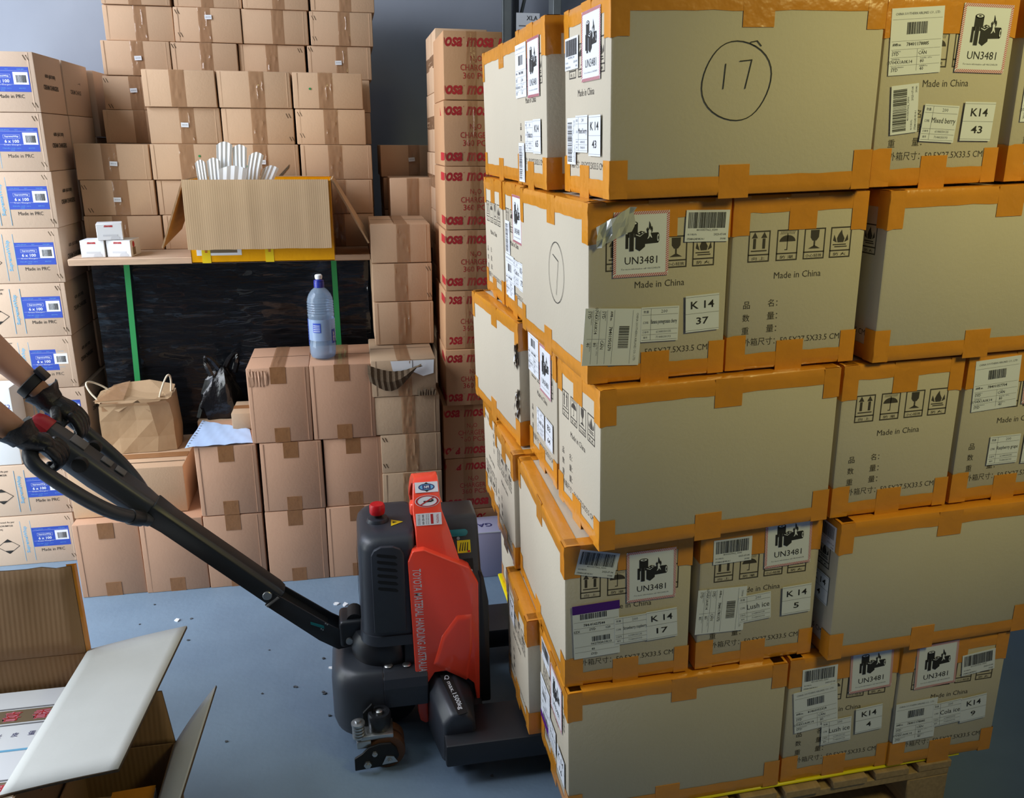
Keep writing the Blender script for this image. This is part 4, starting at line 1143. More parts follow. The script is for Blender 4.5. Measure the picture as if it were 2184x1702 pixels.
wrap(m, .0482, R_(232), R_(268), .103, .138, 1); wrap(m, .0482, R_(150), R_(196), .050, .150, 1); wrap(m, .0482, R_(318), R_(346), .060, .112, 1)
for k in range(4): wrap(m, .0486, R_(235), R_(264), .107 + .007 * k, .109 + .007 * k, 2)
for k in range(9): wrap(m, .0486, R_(350), R_(372), .064 + .0095 * k, .070 + .0095 * k, 2)
for k in range(8): wrap(m, .0486, R_(164), R_(186), .058 + .0105 * k, .063 + .0105 * k, 2)
m.obj('bottle_label', [lab, M['blue'], M['white']], bt, smooth='flat')
vs, fs, x0, x1, y0, y1 = text_geo('super', .02, 0, 1)
m = MB(); sc = .036 / (x1 - x0)
m.add([(.0488 * math.cos(R_(331) - ((p[1] - (y0 + y1) / 2) * .011 / (y1 - y0)) / .0488), .0488 * math.sin(R_(331) - ((p[1] - (y0 + y1) / 2) * .011 / (y1 - y0)) / .0488), .068 + (p[0] - x0) * sc) for p in vs], fs)
m.obj('lettering', M['white'], bt, smooth='flat')

# ------------------------------------------------------------------ open mail carton on the board
mc = thing('mail_carton', 'opened yellow mail carton with hanging brown flaps and white strips sticking out', 'carton', (-.31, 3.35, 1.2046))
X0, X1, Y0, Y1, H = -.252, .252, -.19, .19, .288; t = .005
m = MB(); m.box(X0, X1, Y0, Y0 + t, 0, H); m.box(X0, X1, Y1 - t, Y1, 0, H); m.box(X0, X0 + t, Y0 + t, Y1 - t, 0, H); m.box(X1 - t, X1, Y0 + t, Y1 - t, 0, H); m.box(X0, X1, Y0, Y1, 0, t)
m.obj('carton_body', M['ymail'], mc, bevel=.0015, segs=1)
m = MB()   # front flap folded over and hanging
rows = []
nx = 22; rr = random.Random(2)
for i in range(nx + 1):
    x = X0 - .004 + (X1 - X0 - .004) * i / nx
    wv = .0012 * math.sin(i * 2.1) + (.002 if i in (5, 9, 14) else 0)
    rows.append([(x, Y0 + .004, H + .001), (x, Y0 - .010, H + .004), (x, Y0 - .016 - wv, H - .02), (x, Y0 - .020 - wv, H - .12), (x, Y0 - .024 - wv * .6, .050 + rr.uniform(-.001, .001))])
vs = [p for rw in rows for p in rw]; k5 = 5
vs2 = [(x, y + .004, z - (.004 if q < 2 else 0)) for q, (x, y, z) in ((i % 5, p) for i, p in enumerate(vs))]
m.add(vs + vs2, [(i * k5 + q, i * k5 + q + 1, (i + 1) * k5 + q + 1, (i + 1) * k5 + q) for i in range(nx) for q in range(4)], 0, None, True)
n0 = len(vs)
m.add([], []) ; m.f += [tuple(n0 + j for j in reversed(f)) for f in m.f[:nx * 4]]; m.mi += [0] * (nx * 4); m.sm += [True] * (nx * 4)
m.f += [(i * k5 + 4, n0 + i * k5 + 4, n0 + (i + 1) * k5 + 4, (i + 1) * k5 + 4) for i in range(nx)]; m.mi += [0] * nx; m.sm += [False] * nx
m.obj('front_flap', M['mail_card'], mc, smooth='flat')
def slab(m, q, th, mi=0, mi2=None):
    q = [Vector(p) for p in q]; nrm = (q[1] - q[0]).cross(q[3] - q[0]).normalized() * th
    v = [tuple(p) for p in q] + [tuple(p + nrm) for p in q]
    m.add(v, [(0, 3, 2, 1)], mi); m.add(v, [(4, 5, 6, 7)], mi if mi2 is None else mi2)
    m.add(v, [(0, 1, 5, 4), (1, 2, 6, 5), (2, 3, 7, 6), (3, 0, 4, 7)], mi)
m = MB(); slab(m, [(X0 - .001, Y0 + .01, H), (X0 - .001, Y1 - .01, H), (X0 - .085, Y1 - .03, .09), (X0 - .098, Y0 + .03, .052)], .006); m.obj('left_flap', M['in_card'], mc)
m = MB(); slab(m, [(X1 + .001, Y0 + .004, H + .002), (X1 + .125, Y0 + .05, .055), (X1 + .122, Y1 - .02, .075), (X1 + .001, Y1 - .01, H)], .006); m.obj('right_flap', M['mail_card'], mc)
m = MB(); slab(m, [(X0 + .01, Y1, H), (X1 - .01, Y1, H), (X1 - .012, Y1 + .05, H + .004 - .16), (X0 + .012, Y1 + .05, H - .16)], .005); m.obj('rear_flap', M['mail_card'], mc)
F = face('F', X1 - X0, Y1 - Y0, H)
for u in (.052, .272):
    m = MB(); m.plate(u - .015, .0, u + .015, .22, .001, 0)
    put_text(m, 'Express Post', u + .002, .075, .011, 1, z=.0014, rot=R_(90), w=.075, bold=.02)
    v = .046
    m.poly([(u + .0115 * math.cos(a), v + .0105 + .0115 * math.sin(a)) for a in [2 * math.pi * k / 18 for k in range(18)]], .0014, 1); m.poly([(u - .002 + .0065 * math.cos(a), v + .0085 + .0065 * math.sin(a)) for a in [2 * math.pi * k / 16 for k in range(16)]], .0017, 0)
    m.obj('printed_tape', [M['yellab'], M['red']], mc, smooth='flat', M_=F)
m = MB(); m.plate(.02, .027, .175, .10, .0006, 0); m.plate(.06, .036, .16, .09, .0008, 1); m.obj('address_label', [M['white'], M['gold']], mc, smooth='flat', M_=F)
# white strips sticking out
r = random.Random(9)
names_ = ['tall white folded strip, left of the two tall ones', 'tall white folded strip, right of the two tall ones', 'short white folded strip at the left end', 'second short white folded strip from the left', 'broad white sheet in front of the strips',
          'white strip leaning right beside the tall ones', 'short white strip at the right end of the bunch']
spec = [(-.160, -.075, .060, .408, .012), (-.100, -.070, .055, .398, .006), (-.212, -.10, .040, .345, -.012), (-.180, -.095, .050, .352, -.004), (-.150, -.12, .105, .325, .010), (-.070, -.085, .055, .372, .035), (-.045, -.075, .060, .325, .055)]
for k, (x0, y0, w_, top, lean) in enumerate(spec):
    m = MB(); vs = []; nu = 7
    for i in range(nu + 1):
        u = i / nu; f = .0028 * (i % 2)
        for j in range(6):
            v = j / 5
            vs.append((x0 + w_ * u * (1 - .15 * math.sin(v * 2.6)) + lean * v * v, y0 + f + .02 * v, .10 + (top - .10) * v + .012 * math.sin(u * 3.1) * v))
    m.add(vs, [(i * 6 + j, (i + 1) * 6 + j, (i + 1) * 6 + j + 1, i * 6 + j + 1) for i in range(nu) for j in range(5)], 0, None, False)
    o = m.obj('paper_strip', M['foam'], smooth='flat', M_=Matrix.Translation((-.31, 3.35, 1.2046)))
    md = o.modifiers.new('t', 'SOLIDIFY'); md.thickness = .0012
    tag(o, names_[k] + ', in the mail carton', 'packing strip', 'white packing strips in the mail carton')

# ------------------------------------------------------------------ three small white boxes
def white_box(label, x, y, z, w, d, h, rz, side=False):
    m = MB(); m.box(-w / 2, w / 2, -d / 2, d / 2, 0, h)
    o = m.obj('white_box', M['white'], bevel=.0012, segs=1, M_=Matrix.Translation((x, y, z)) @ Matrix.Rotation(R_(rz), 4, 'Z'))
    tag(o, label, 'box', 'small white boxes on the board')
    m = MB(); put_text(m, 'mosa', w * .47, h * .85, .0072, 0, z=.0006, w=.030, bold=.05, shear=.25)
    m.plate(w * .23, h * .24, w * .80, h * .34, .0005, 1)
    m.poly([(w * .5, h * .04), (w * .88, h * .04), (w * .86, h * .18), (w * .72, h * .26), (w * .55, h * .2)], .0006, 1)
    m.obj('printing', [M['red'], mat('pale_grey_print', S(204, 208, 216), .6)], o, smooth='flat', M_=face('F', w, d, h))
    if side:
        m = MB(); m.poly(ell(.032, .045, .011, .012), .0006, 0); m.plate(.02, .006, .05, .034, .0005, 1); m.obj('side_picture', [M['red'], M['gold']], o, smooth='flat', M_=face('R', w, d, h))
    else:
        m = MB()
        for k in range(4): m.plate(.012, .008 + k * .013, d - .012, .014 + k * .013, .0005)
        m.obj('side_printing', M['inkgrey'], o, smooth='flat', M_=face('L', w, d, h)) if rz > 0 else None
    return o
white_box('small white box at the left on the board', -.950, 3.433, 1.2046, .084, .10, .063, 0)
white_box('small white box on the board with a picture on its right side', -.853, 3.436, 1.2046, .088, .105, .062, -6, True)
white_box('small white box lying on top of the two others', -.893, 3.432, 1.2686, .088, .10, .060, 12)

# ------------------------------------------------------------------ electric pallet truck
tk = thing('pallet_truck', 'electric pallet truck with orange-red panels and black drive cover, forks under the stack', 'pallet truck', (.15, 2.12, 0))
TI = Matrix.Translation((-.15, -2.12, 0))
YC = 2.12
DM = [M['dark'], M['blk'], M['dark2']]


def tko(m, name, mats, **k): return m.obj(name, mats, tk, M_=TI, **k)


# forks
for sgn in (-1, 1):
    y0, y1 = (1.785, 1.945) if sgn < 0 else (2.295, 2.455)
    m = MB(); m.prism([(.178, .062), (.178, .128), (1.20, .128), (1.32, .085), (1.32, .070), (1.10, .062)], y0, y1); tko(m, 'fork', M['dark2'], bevel=.006)
    m = MB(); m.cyl((1.05, y0 + .03, .04), (1.05, y1 - .03, .04), .039, 18); tko(m, 'fork_roller', M['brownroller'])
m = MB(); m.box(.17, .30, 1.90, 2.34, .05, .126); tko(m, 'fork_carriage', M['dark2'], bevel=.006)
# plastic fork shoes (near and far)
back = [(.143, .044), (.143, .184), (.166, .209), (.222, .212), (.268, .168), (.288, .118), (.290, .044)]
frnt = [(.174, .042), (.176, .154), (.201, .187), (.245, .188), (.263, .159), (.264, .10), (.264, .042)]
for sgn in (1, -1):
    Yf = lambda y: y if sgn > 0 else 2 * YC - y
    m = MB(); rg = []
    for f in (-.15, .25, .6, .92, 1.0):
        ins = .004 if f == 1.0 else 0
        rg.append([((a[0] + (c[0] - a[0]) * f) + (ins if i < 3 else -ins), Yf(2.0 - .17 * f), a[1] + (c[1] - a[1]) * f - (ins if i in (2, 3) else 0)) for i, (a, c) in enumerate(zip(back, frnt))])
    m.loft(rg, sm=False); tko(m, 'fork_shoe', M['dark'], bevel=.007)
# capacity print on the top facet of the near shoe
A_ = Vector((.166 + .030, 2.0 - .02, .2128)); B_ = Vector((.201 + .026, 1.83 + .012, .1895))
Xd = (B_ - A_).normalized(); Yd = Vector((1, 0, -.0)); Yd = (Yd - Xd * Yd.dot(Xd)).normalized(); Zd = Xd.cross(Yd).normalized()
if Zd.z < 0: Zd = -Zd
m = MB(); put_text(m, 'Q max.1500kg', .075, .0, .0165, 0, z=.0022, bold=.004, w=.128)
XF = Matrix(((Xd.x, Yd.x, Zd.x, A_.x), (Xd.y, Yd.y, Zd.y, A_.y), (Xd.z, Yd.z, Zd.z, A_.z), (0, 0, 0, 1)))
m2 = MB(); m2.plate(-.002, -.013, .155, .013, .0016, 0, XF); tko(m2, 'capacity_plate', M['blk'], smooth='flat')
m.obj('capacity_lettering', M['white'], tk, smooth='flat', M_=TI @ XF)

# lower red side panels
pan = [(.121, .105), (.127, .074), (.140, .064), (.149, .066), (.1485, .190), (.170, .2255), (.228, .2275), (.280, .176), (.290, .09), (.296, .092), (.2935, .490), (.270, .538), (.150, .602), (.120, .600), (.107, .570)]
for sgn in (-1, 1):
    ya = YC + sgn * .150; yb = YC + sgn * .112
    m = MB(); m.prism(pan, min(ya, yb), max(ya, yb)); tko(m, 'side_panel', M['orangered'], bevel=.010, segs=3)
# raised facet on the near panel
m = MB()
rg = [[(.164, 1.9708, .20 + .05), (.262, 1.9708, .185), (.277, 1.9708, .30), (.278, 1.9708, .40), (.232, 1.9708, .40), (.190, 1.9708, .34)],
      [(.176, 1.964, .262), (.258, 1.964, .205), (.270, 1.964, .30), (.271, 1.964, .388), (.235, 1.964, .388), (.199, 1.964, .335)]]
m.loft(rg, sm=False); tko(m, 'panel_facet', M['orangered'], bevel=.004)
# long lettering running down the near panel
m = MB(); put_text(m, 'TOYOTA MATERIAL HANDLING AUSTRALIA', 0, 0, .0225, 0, z=.001, bold=.010, shear=.18, w=.315, rot=R_(-90))
LX = Matrix(((1, 0, 0, .1335), (0, 0, -1, 1.9695), (0, 1, 0, .392), (0, 0, 0, 1))) @ Matrix.Rotation(R_(1.8), 4, 'Z')
m.obj('lettering', M['white'], tk, smooth='flat', M_=TI @ LX)
# red hood: an arch from shoulder to shoulder over the middle
rows = []   # (x left, x right, y, z left, z right)
half = [(.128, .262, 1.985, .575, .500), (.132, .252, 1.990, .60, .535), (.132, .222, 2.012, .645, .640), (.128, .205, 2.036, .690, .690), (.130, .203, 2.060, .722, .724), (.133, .203, 2.085, .746, .748), (.137, .203, 2.105, .752, .755)]
allr = half + [(a, b_, 2 * YC - y, z0, z1) for (a, b_, y, z0, z1) in half[::-1]]
rings = []
for i, (xa, xb, y, za, zb) in enumerate(allr):
    y_in = .026 if i < 3 else (-.026 if i > len(allr) - 4 else 0); dz = .030 if 3 <= i <= len(allr) - 4 else .012
    rings.append([(xa, y, za), (xb, y, zb), (xb, y + y_in, zb - dz), (xa, y + y_in, za - dz)])
m = MB(); m.loft(rings, sm=False); tko(m, 'top_hood', M['orangered'], bevel=.007, segs=3)
m = MB(); m.box(.121, .150, 2.045, 2.085, .664, .702); tko(m, 'hood_lug', M['orangered'], bevel=.010, segs=3)
# stickers on the sloping top of the hood
def slope(u0, u1, y0, z0, y1, z1):
    """frame on the hood between two arch stations: u along x, v up the slope"""
    o = Vector((u0, y0, z0)); v = Vector((0, y1 - y0, z1 - z0)).normalized(); u = Vector((1, 0, 0)); n = u.cross(v)
    return Matrix(((u.x, v.x, n.x, o.x), (u.y, v.y, n.y, o.y), (u.z, v.z, n.z, o.z), (0, 0, 0, 1)))
s1 = slope(.134, .20, 2.062, .7255, 2.083, .7465)
m = MB(); m.plate(.004, .000, .066, .030, .0016, 0); m.poly(ell(.035, .015, .022, .0105, 24), .0019, 1); m.poly(ell(.035, .015, .0185, .0078, 24), .0021, 2); m.plate(.024, .009, .046, .021, .0023, 1); put_text(m, 'NFI', .035, .015, .007, 0, z=.0026, bold=.03)
m.poly([(.028, .0235), (.042, .0235), (.035, .029)], .002, 3); m.poly([(.028, .0065), (.035, .001), (.042, .0065)], .002, 3)
m.obj('emblem_sticker', [M['white'], M['navy'], M['cyan'], M['ink']], tk, smooth='flat', M_=TI @ s1)
s2 = slope(.132, .20, 2.039, .693, 2.058, .7205)
m = MB(); cx_, cy_ = .036, .016
m.poly(ell(cx_, cy_, .033, .0165, 28), .0016, 0)
n_ = 28
for k in range(n_):
    a, b_ = 2 * math.pi * k / n_, 2 * math.pi * (k + 1) / n_
    m.add([(cx_ + q * rx * math.cos(t), cy_ + q * ry * math.sin(t), .0019) for (q, t, rx, ry) in ((.94, a, .033, .0165), (.94, b_, .033, .0165), (.78, b_, .033, .0165), (.78, a, .033, .0165))], [(0, 1, 2, 3)], 1)
m.poly([(.014, .006), (.018, .0045), (.058, .026), (.054, .0275)], .0021, 1)
m.plate(.026, .013, .048, .017, .0020, 2); m.poly(ell(.050, .0175, .0035, .003, 12), .0020, 2)
m.obj('warning_sticker', [M['white'], M['red'], M['ink']], tk, smooth='flat', M_=TI @ s2)
s3 = slope(.129, .20, 2.016, .651, 2.034, .686)
m = MB(); m.plate(.006, .0, .074, .032, .0016, 0); m.plate(.045, .003, .052, .029, .0018, 1)
put_text(m, 'TOYOTA', .063, .016, .0062, 1, z=.0018, w=.024, rot=R_(-90), bold=.02); put_text(m, '1800 425 438', .025, .016, .0058, 2, z=.0018, w=.026, rot=R_(-90), res=1, bold=.02)
for q in (.034, .039, .016, .0125): put_text(m, 'AU Forklifts Rental', q, .016, .0028, 2, z=.0018, w=.026, rot=R_(-90), res=1)
m.obj('service_sticker', [M['white'], M['red'], M['ink']], tk, smooth='flat', M_=TI @ s3)
# battery box between the panels
m = MB(); m.prism([(1.985, .1), (1.985, .50), (2.045, .625), (2.07, .648), (2.17, .648), (2.195, .625), (2.255, .50), (2.255, .1)], .19, .305, axis='X'); tko(m, 'battery_box', M['dark'], bevel=.010, segs=3)
m = MB(); m.prism([(.296, .10), (.296, .52), (.310, .50), (.324, .42), (.330, .10)], 1.985, 2.255); tko(m, 'load_backrest', M['dark2'], bevel=.006)
s4 = slope(.218, .30, 1.985, .50, 2.045, .625)
m = MB(); m.plate(.026, .068, .062, .102, .001, 0)
for q in range(4): m.poly([(.030 + .007 * q, .074), (.033 + .007 * q, .073), (.038 + .006 * q, .096), (.036 + .006 * q, .096)], .0014, 1)
m.plate(.053, .069, .060, .074, .0014, 2); m.obj('yellow_label', [M['yellow'], M['ink'], M['redcap']], tk, smooth='flat', M_=TI @ s4)
m = MB(); m.prism([(-.004, .119), (.002, .113), (.050, .113), (.056, .119), (.056, .127), (.050, .132), (.002, .132), (-.004, .127)], 0, .008, axis='Z'); m.obj('battery_handle', M['teal'], tk, bevel=.002, M_=TI @ s4)
m = MB(); m.cyl((.030, .108, 0), (.030, .108, .002), .0045, 12); m.obj('rivet', M['steel'], tk, M_=TI @ s4)
m = MB(); m.plate(.040, .018, .066, .052, .0012, 0); m.obj('latch', M['blk'], tk, smooth='flat', M_=TI @ s4)
m = MB(); m.cyl((.060, .020, 0), (.060, .020, .004), .0035, 12); m.obj('latch_screw', M['steel'], tk, M_=TI @ s4)


# drive cover tower
def rrect(x0, x1, y0, y1, rads, z, n=6):
    """rounded rectangle ring; rads for corners (x1,y1),(x0,y1),(x0,y0),(x1,y0)"""
    out = []
    for (cx, cy, a0, r_) in ((x1 - rads[0], y1 - rads[0], 0, rads[0]), (x0 + rads[1], y1 - rads[1], 90, rads[1]), (x0 + rads[2], y0 + rads[2], 180, rads[2]), (x1 - rads[3], y0 + rads[3], 270, rads[3])):
        for k in range(n + 1):
            t = R_(a0 + 90 * k / n); out.append((cx + r_ * math.cos(t), cy + r_ * math.sin(t), z))
    return out
rg = []
for (z, dx, dy) in ((.338, 0, 0), (.35, 0, 0), (.596, 0, 0), (.612, .003, .005), (.624, .010, .014), (.632, .022, .032), (.635, .036, .056)):
    rg.append(rrect(-.022 + dx, .128, 1.985 + dy, 2.255 - dy * .9, (.02, .055, .055 - dy * .3, .02), z))
m = MB(); m.loft(rg); tko(m, 'drive_cover', M['dark'], smooth=None)
rg = [rrect(-.026, .130, 1.978, 2.262, (.02, .06, .06, .02), z) for z in (.318, .342)]; rg[1] = rrect(-.024, .130, 1.980, 2.260, (.02, .058, .058, .02), .347)
m = MB(); m.loft(rg); tko(m, 'cover_skirt', M['dark'])
# vent panel on the near side with dark slots
vp = [(.012, .362), (.098, .362), (.098, .590), (.090, .606), (.070, .615), (.038, .616), (.020, .607), (.012, .592)]
m = MB(); m.prism(vp, 1.976, 1.990); tko(m, 'vent_panel', M['dark'], bevel=.003)
for k in range(6):
    z = .594 - k * .0195
    m = MB(); m.prism([(.026, z), (.028, z + .005), (.074, z - .004), (.080, z - .010), (.076, z - .013), (.032, z - .004)], 1.9745, 1.984); tko(m, 'vent_slot', M['blk'])
m = MB(); m.prism([(-.003, .350), (.010, .350), (.010, .59), (-.003, .575)], 1.9845, 1.986); 
m = MB(); m.add([(-.0245, 2.05, .40), (-.0245, 2.15, .40), (-.0245, 2.15, .57), (-.0245, 2.05, .57)], [(0, 3, 2, 1)]); tko(m, 'side_sticker', M['white'], smooth='flat')
# collar joining cover and chassis
m = MB(); m.prism([(.09, .20), (.09, .335), (.14, .36), (.15, .55), (.20, .60), (.20, .20)], 1.995, 2.245); tko(m, 'chassis_plate', M['dark2'], bevel=.006)
# emergency stop button and warning triangle on top
m = MB(); m.lathe([(.030, .620), (.032, .632), (.027, .644), (.016, .646)], (.036, 2.105, 0), 24); tko(m, 'button_base', M['dark'])
m = MB(); m.lathe([(.012, .645), (.012, .658)], (.036, 2.105, 0), 18); tko(m, 'button_neck', M['blk'])
m = MB(); m.lathe([(.0195, .656), (.021, .660), (.021, .679), (.018, .684), (.0, .685)], (.036, 2.105, 0), 20); tko(m, 'stop_button', M['redcap'])
m = MB(); m.add([(.070, 2.060, .6362), (.072, 2.100, .6362), (.104, 2.082, .6362)], [(0, 2, 1)], 0); m.add([(.075, 2.076, .6368), (.0755, 2.087, .6368), (.087, 2.082, .6368)], [(0, 2, 1)], 1); tko(m, 'warning_triangle', [M['yellab'], M['ink']], smooth='flat')
# motor dome and wheel housing
m = MB(); m.lathe([(.083, .22), (.094, .238), (.097, .270), (.093, .298), (.082, .316), (.05, .322)], (.042, 2.09, 0), 36); tko(m, 'motor_dome', M['dark2'])
rg = []
for (z, i_, xr) in ((.055, .006, .0), (.075, 0, .0), (.19, 0, .0), (.215, .006, 0), (.236, .020, 0), (.245, .040, 0)):
    rg.append(rrect(-.112 + i_, .03, 1.952 + i_ * .8, 2.288 - i_ * .8, (.004, .10 - i_, .10 - i_, .004), z, 8))
m = MB(); m.loft(rg); tko(m, 'wheel_housing', M['dark'])
rg = [rrect(.028, .15, 1.952 + i_, 2.288 - i_, (.004, .004, .004, .004), z, 2) for (z, i_) in ((.142, 0), (.20, 0), (.225, .008), (.240, .024), (.245, .036))]
m = MB(); m.loft(rg, sm=False); tko(m, 'housing_apron', M['dark'])
m = MB(); m.cyl((.03, 2.06, .10), (.03, 2.18, .10), .098, 28); tko(m, 'drive_wheel', M['blk'])
for (x, y) in ((.045, 1.996), (.095, 1.992)):
    m = MB(); m.lathe([(.012, .2452), (.0125, .247), (.009, .250), (.004, .2505)], (x, y, 0), 14); tko(m, 'screw', M['steel'])
m = MB(); m.add([(-.1095, 2.03, .135), (-.1115, 2.045, .125), (-.1115, 2.05, .133), (-.1095, 2.035, .14)], [(0, 1, 2, 3)]); tko(m, 'paint_scratch', M['redcap'], smooth='flat')
m = MB()
rs = random.Random(8)
for k in range(70):
    x, y = .02 + .10 * rs.random(), 1.998 + .05 * rs.random(); q = .0009 + .0012 * rs.random()
    m.add([(x - q, y - q, .2458), (x + q, y - q * .6, .2458), (x + q * .7, y + q, .2458), (x - q, y + q * .8, .2458)], [(0, 1, 2, 3)])
dp = tko(m, 'paint_speckles', M['greybtn'], smooth='flat'); dp['kind'] = 'stuff'
# stabiliser castor on the near side
m = MB(); m.lathe([(.028, .108), (.030, .112), (.031, .148), (.028, .155), (.020, .155), (.019, .150), (.0, .150)], (.013, 1.925, 0), 24); tko(m, 'castor_buffer', M['dark2'])
m = MB(); m.lathe([(.009, .1505), (.009, .157), (.004, .160), (.0, .160)], (.013, 1.925, 0), 14); tko(m, 'castor_bolt', M['steel'])
m = MB(); m.box(-.040, .048, 1.888, 1.955, .094, .108); m.box(-.050, -.012, 1.886, 1.93, .072, .094); tko(m, 'castor_bracket', M['steel'], bevel=.003)
m = MB(); m.prism([(-.058, .012), (-.058, .050), (-.038, .062), (-.020, .080), (.010, .088), (.040, .086), (.054, .070), (.060, .045), (.050, .022), (.010, .016)], 1.876, 1.884); tko(m, 'castor_plate', M['blk'], bevel=.002)
m = MB(); m.prism([(.014, .024), (.026, .050), (.046, .046), (.056, .028)], 1.8735, 1.8765); tko(m, 'castor_gusset', M['steel'])
for (x, z, r_) in ((-.024, .030, .0105), (-.004, .062, .0075), (.034, .036, .0075)):
    m = MB(); m.cyl((x, 1.877, z), (x, 1.870, z), r_, 6); m.cyl((x, 1.8715, z), (x, 1.866, z), r_ * .55, 12); tko(m, 'castor_bolt', M['steel'])
m = MB()
for k in range(4): m.lathe([(.010, .100 + k * .0095), (.0165, .101 + k * .0095), (.0165, .107 + k * .0095), (.010, .108 + k * .0095)], (-.044, 1.902, 0), 18)
m.lathe([(.008, .09), (.008, .14)], (-.044, 1.902, 0), 10); sp = tko(m, 'castor_spring', M['steel']); sp['kind'] = 'stuff'
m = MB(); m.lathe([(.016, .1385), (.018, .140), (.018, .146), (.013, .1475)], (-.044, 1.902, 0), 20); m.lathe([(.008, .147), (.008, .153), (.0, .1535)], (-.044, 1.902, 0), 6); tko(m, 'spring_cap', M['steel'])
for y0 in (1.888, 1.925):
    m = MB(); m.cyl((.028, y0, .0505), (.028, y0 + .03, .0505), .050, 26); tko(m, 'castor_wheel', M['brownroller'], bevel=.003)
m = MB(); m.prism([(-.012, .11), (.0, .168), (-.006, .175), (-.030, .15), (-.030, .11)], 1.93, 1.937); tko(m, 'castor_guard', M['blk'])

# tiller ------------------------------------------------------------
P0 = Vector((-.060, YC, .283)); P1 = Vector((-.118, YC, .318)); P2 = Vector((-.262, YC, .437)); P3 = Vector((-.544, YC, .716)); P4 = Vector((-.790, YC, .952))
AX = (P4 - P3).normalized(); NX = Vector((-AX.z, 0, AX.x)); NX = NX if NX.z > 0 else -NX   # across the tiller, upward


def tl(o, s, n, y=0.0): return tuple(o + AX * s + NX * n + Vector((0, y, 0)))


m = MB(); m.box(-.085, -.010, YC - .045, YC + .045, .262, .345); tko(m, 'tiller_pivot', M['dark2'], bevel=.012, segs=3)
m = MB(); m.cyl((-.042, YC - .03, .338), (-.042, YC + .03, .338), .022, 16); tko(m, 'pivot_roller', M['blk'])
d01 = (P2 - P1).normalized(); n01 = Vector((-d01.z, 0, d01.x)); n01 = n01 if n01.z > 0 else -n01
for s in (-1, 1):
    y0 = YC + s * .030; m = MB()
    pts = [P0 + Vector((.012, 0, -.022)), P0 + Vector((.014, 0, .012)), P1 + n01 * .020, P2 + n01 * .018, P2 - n01 * .026, P1 - n01 * .036, P0 + Vector((-.03, 0, -.028))]
    m.prism([(p.x, p.z) for p in pts], min(y0, y0 + s * .006), max(y0, y0 + s * .006)); tko(m, 'tiller_fork_plate', M['dark2'], bevel=.002)
m = MB(); m.prism([(p.x, p.z) for p in (P1 - n01 * .012, P1 + n01 * .002, P2 + n01 * .006, P2 - n01 * .02)], YC - .03, YC + .03); tko(m, 'tiller_channel', M['blk'])
m = MB(); m.cyl((-.058, YC - .046, .288), (-.058, YC - .054, .288), .0095, 16); tko(m, 'pivot_pin', M['steel'])
q = P1 + d01 * .02 + n01 * .004
m = MB(); m.prism([(q.x - .03, q.z + .012), (q.x - .030, q.z + .019), (q.x + .006, q.z + .002), (q.x + .006, q.z - .006)], YC - .0385, YC - .036); tko(m, 'green_tab', M['teal'])
for k in range(4):
    c = P1 + d01 * (.012 + .006 * (k // 2)) + n01 * (.018 - .02 * (k % 2)); m = MB(); m.cyl((c.x, YC - .036, c.z), (c.x, YC - .0375, c.z), .0022, 8); tko(m, 'fork_rivet', M['steel'])
# main bar
m = MB(); rg = []
for s, w, h in ((-.42, .030, .024), (-.40, .034, .027), (-.06, .034, .027), (.0, .038, .03)):
    rg.append([tl(P3, s, -h, -w), tl(P3, s, -h, w), tl(P3, s, h * .6, w), tl(P3, s, h, w * .7), tl(P3, s, h, -w * .7), tl(P3, s, h * .6, -w)])
m.loft(rg, sm=False); tko(m, 'tiller_bar', M['dark2'], bevel=.003)
m = MB(); c = P3 + AX * -.385 - NX * .004; m.cyl((c.x, YC - .033, c.z), (c.x, YC - .040, c.z), .0125, 20); tko(m, 'tiller_bolt', M['steel'], bevel=.001, segs=1)
m = MB(); c0 = P3 + AX * -.405 - NX * .030; c1 = P3 + AX * -.412 + NX * .010; m.cyl((c0.x, YC - .036, c0.z), (c1.x, YC - .036, c1.z), .004, 8); tko(m, 'clamp_edge', M['greybtn'])
# control head
m = MB(); rg = []
for s, w, lo, hi in ((-.02, .034, -.030, .026), (.03, .045, -.036, .030), (.15, .046, -.040, .032), (.28, .044, -.036, .034), (.32, .038, -.026, .032)):
    rg.append([tl(P3, s, lo, -w * .6), tl(P3, s, lo, w * .6), tl(P3, s, lo * .3, w), tl(P3, s, hi * .7, w * .85), tl(P3, s, hi, w * .6), tl(P3, s, hi, -w * .6), tl(P3, s, hi * .7, -w * .85), tl(P3, s, lo * .3, -w)])
m.loft(rg, sm=False); tko(m, 'control_head', M['dark'], bevel=.006, segs=3)
m = MB(); rg = []
for s, k_ in ((.308, 1.0), (.335, .96), (.350, .8), (.356, .5)):
    rg.append([tl(P3, s, .004 + (n - .004) * k_, y * k_) for n, y in ((-.022, -.030), (-.022, .030), (.0, .040), (.028, .034), (.036, .022), (.036, -.022), (.028, -.034), (.0, -.040))])
m.loft(rg); tko(m, 'belly_button', M['darkred'])
for s, w, l in ((.235, .023, .021), (.155, .015, .015), (.115, .015, .014)):
    m = MB(); v = [tl(P3, s + l * a, .033 + .004 * c, w * b_) for c in (0, 1) for a, b_ in ((-1, -1), (1, -1), (1, 1), (-1, 1))]
    m.add(v, [(3, 2, 1, 0), (4, 5, 6, 7), (0, 1, 5, 4), (1, 2, 6, 5), (2, 3, 7, 6), (3, 0, 4, 7)]); tko(m, 'control_button', M['greybtn'], bevel=.003, segs=2)
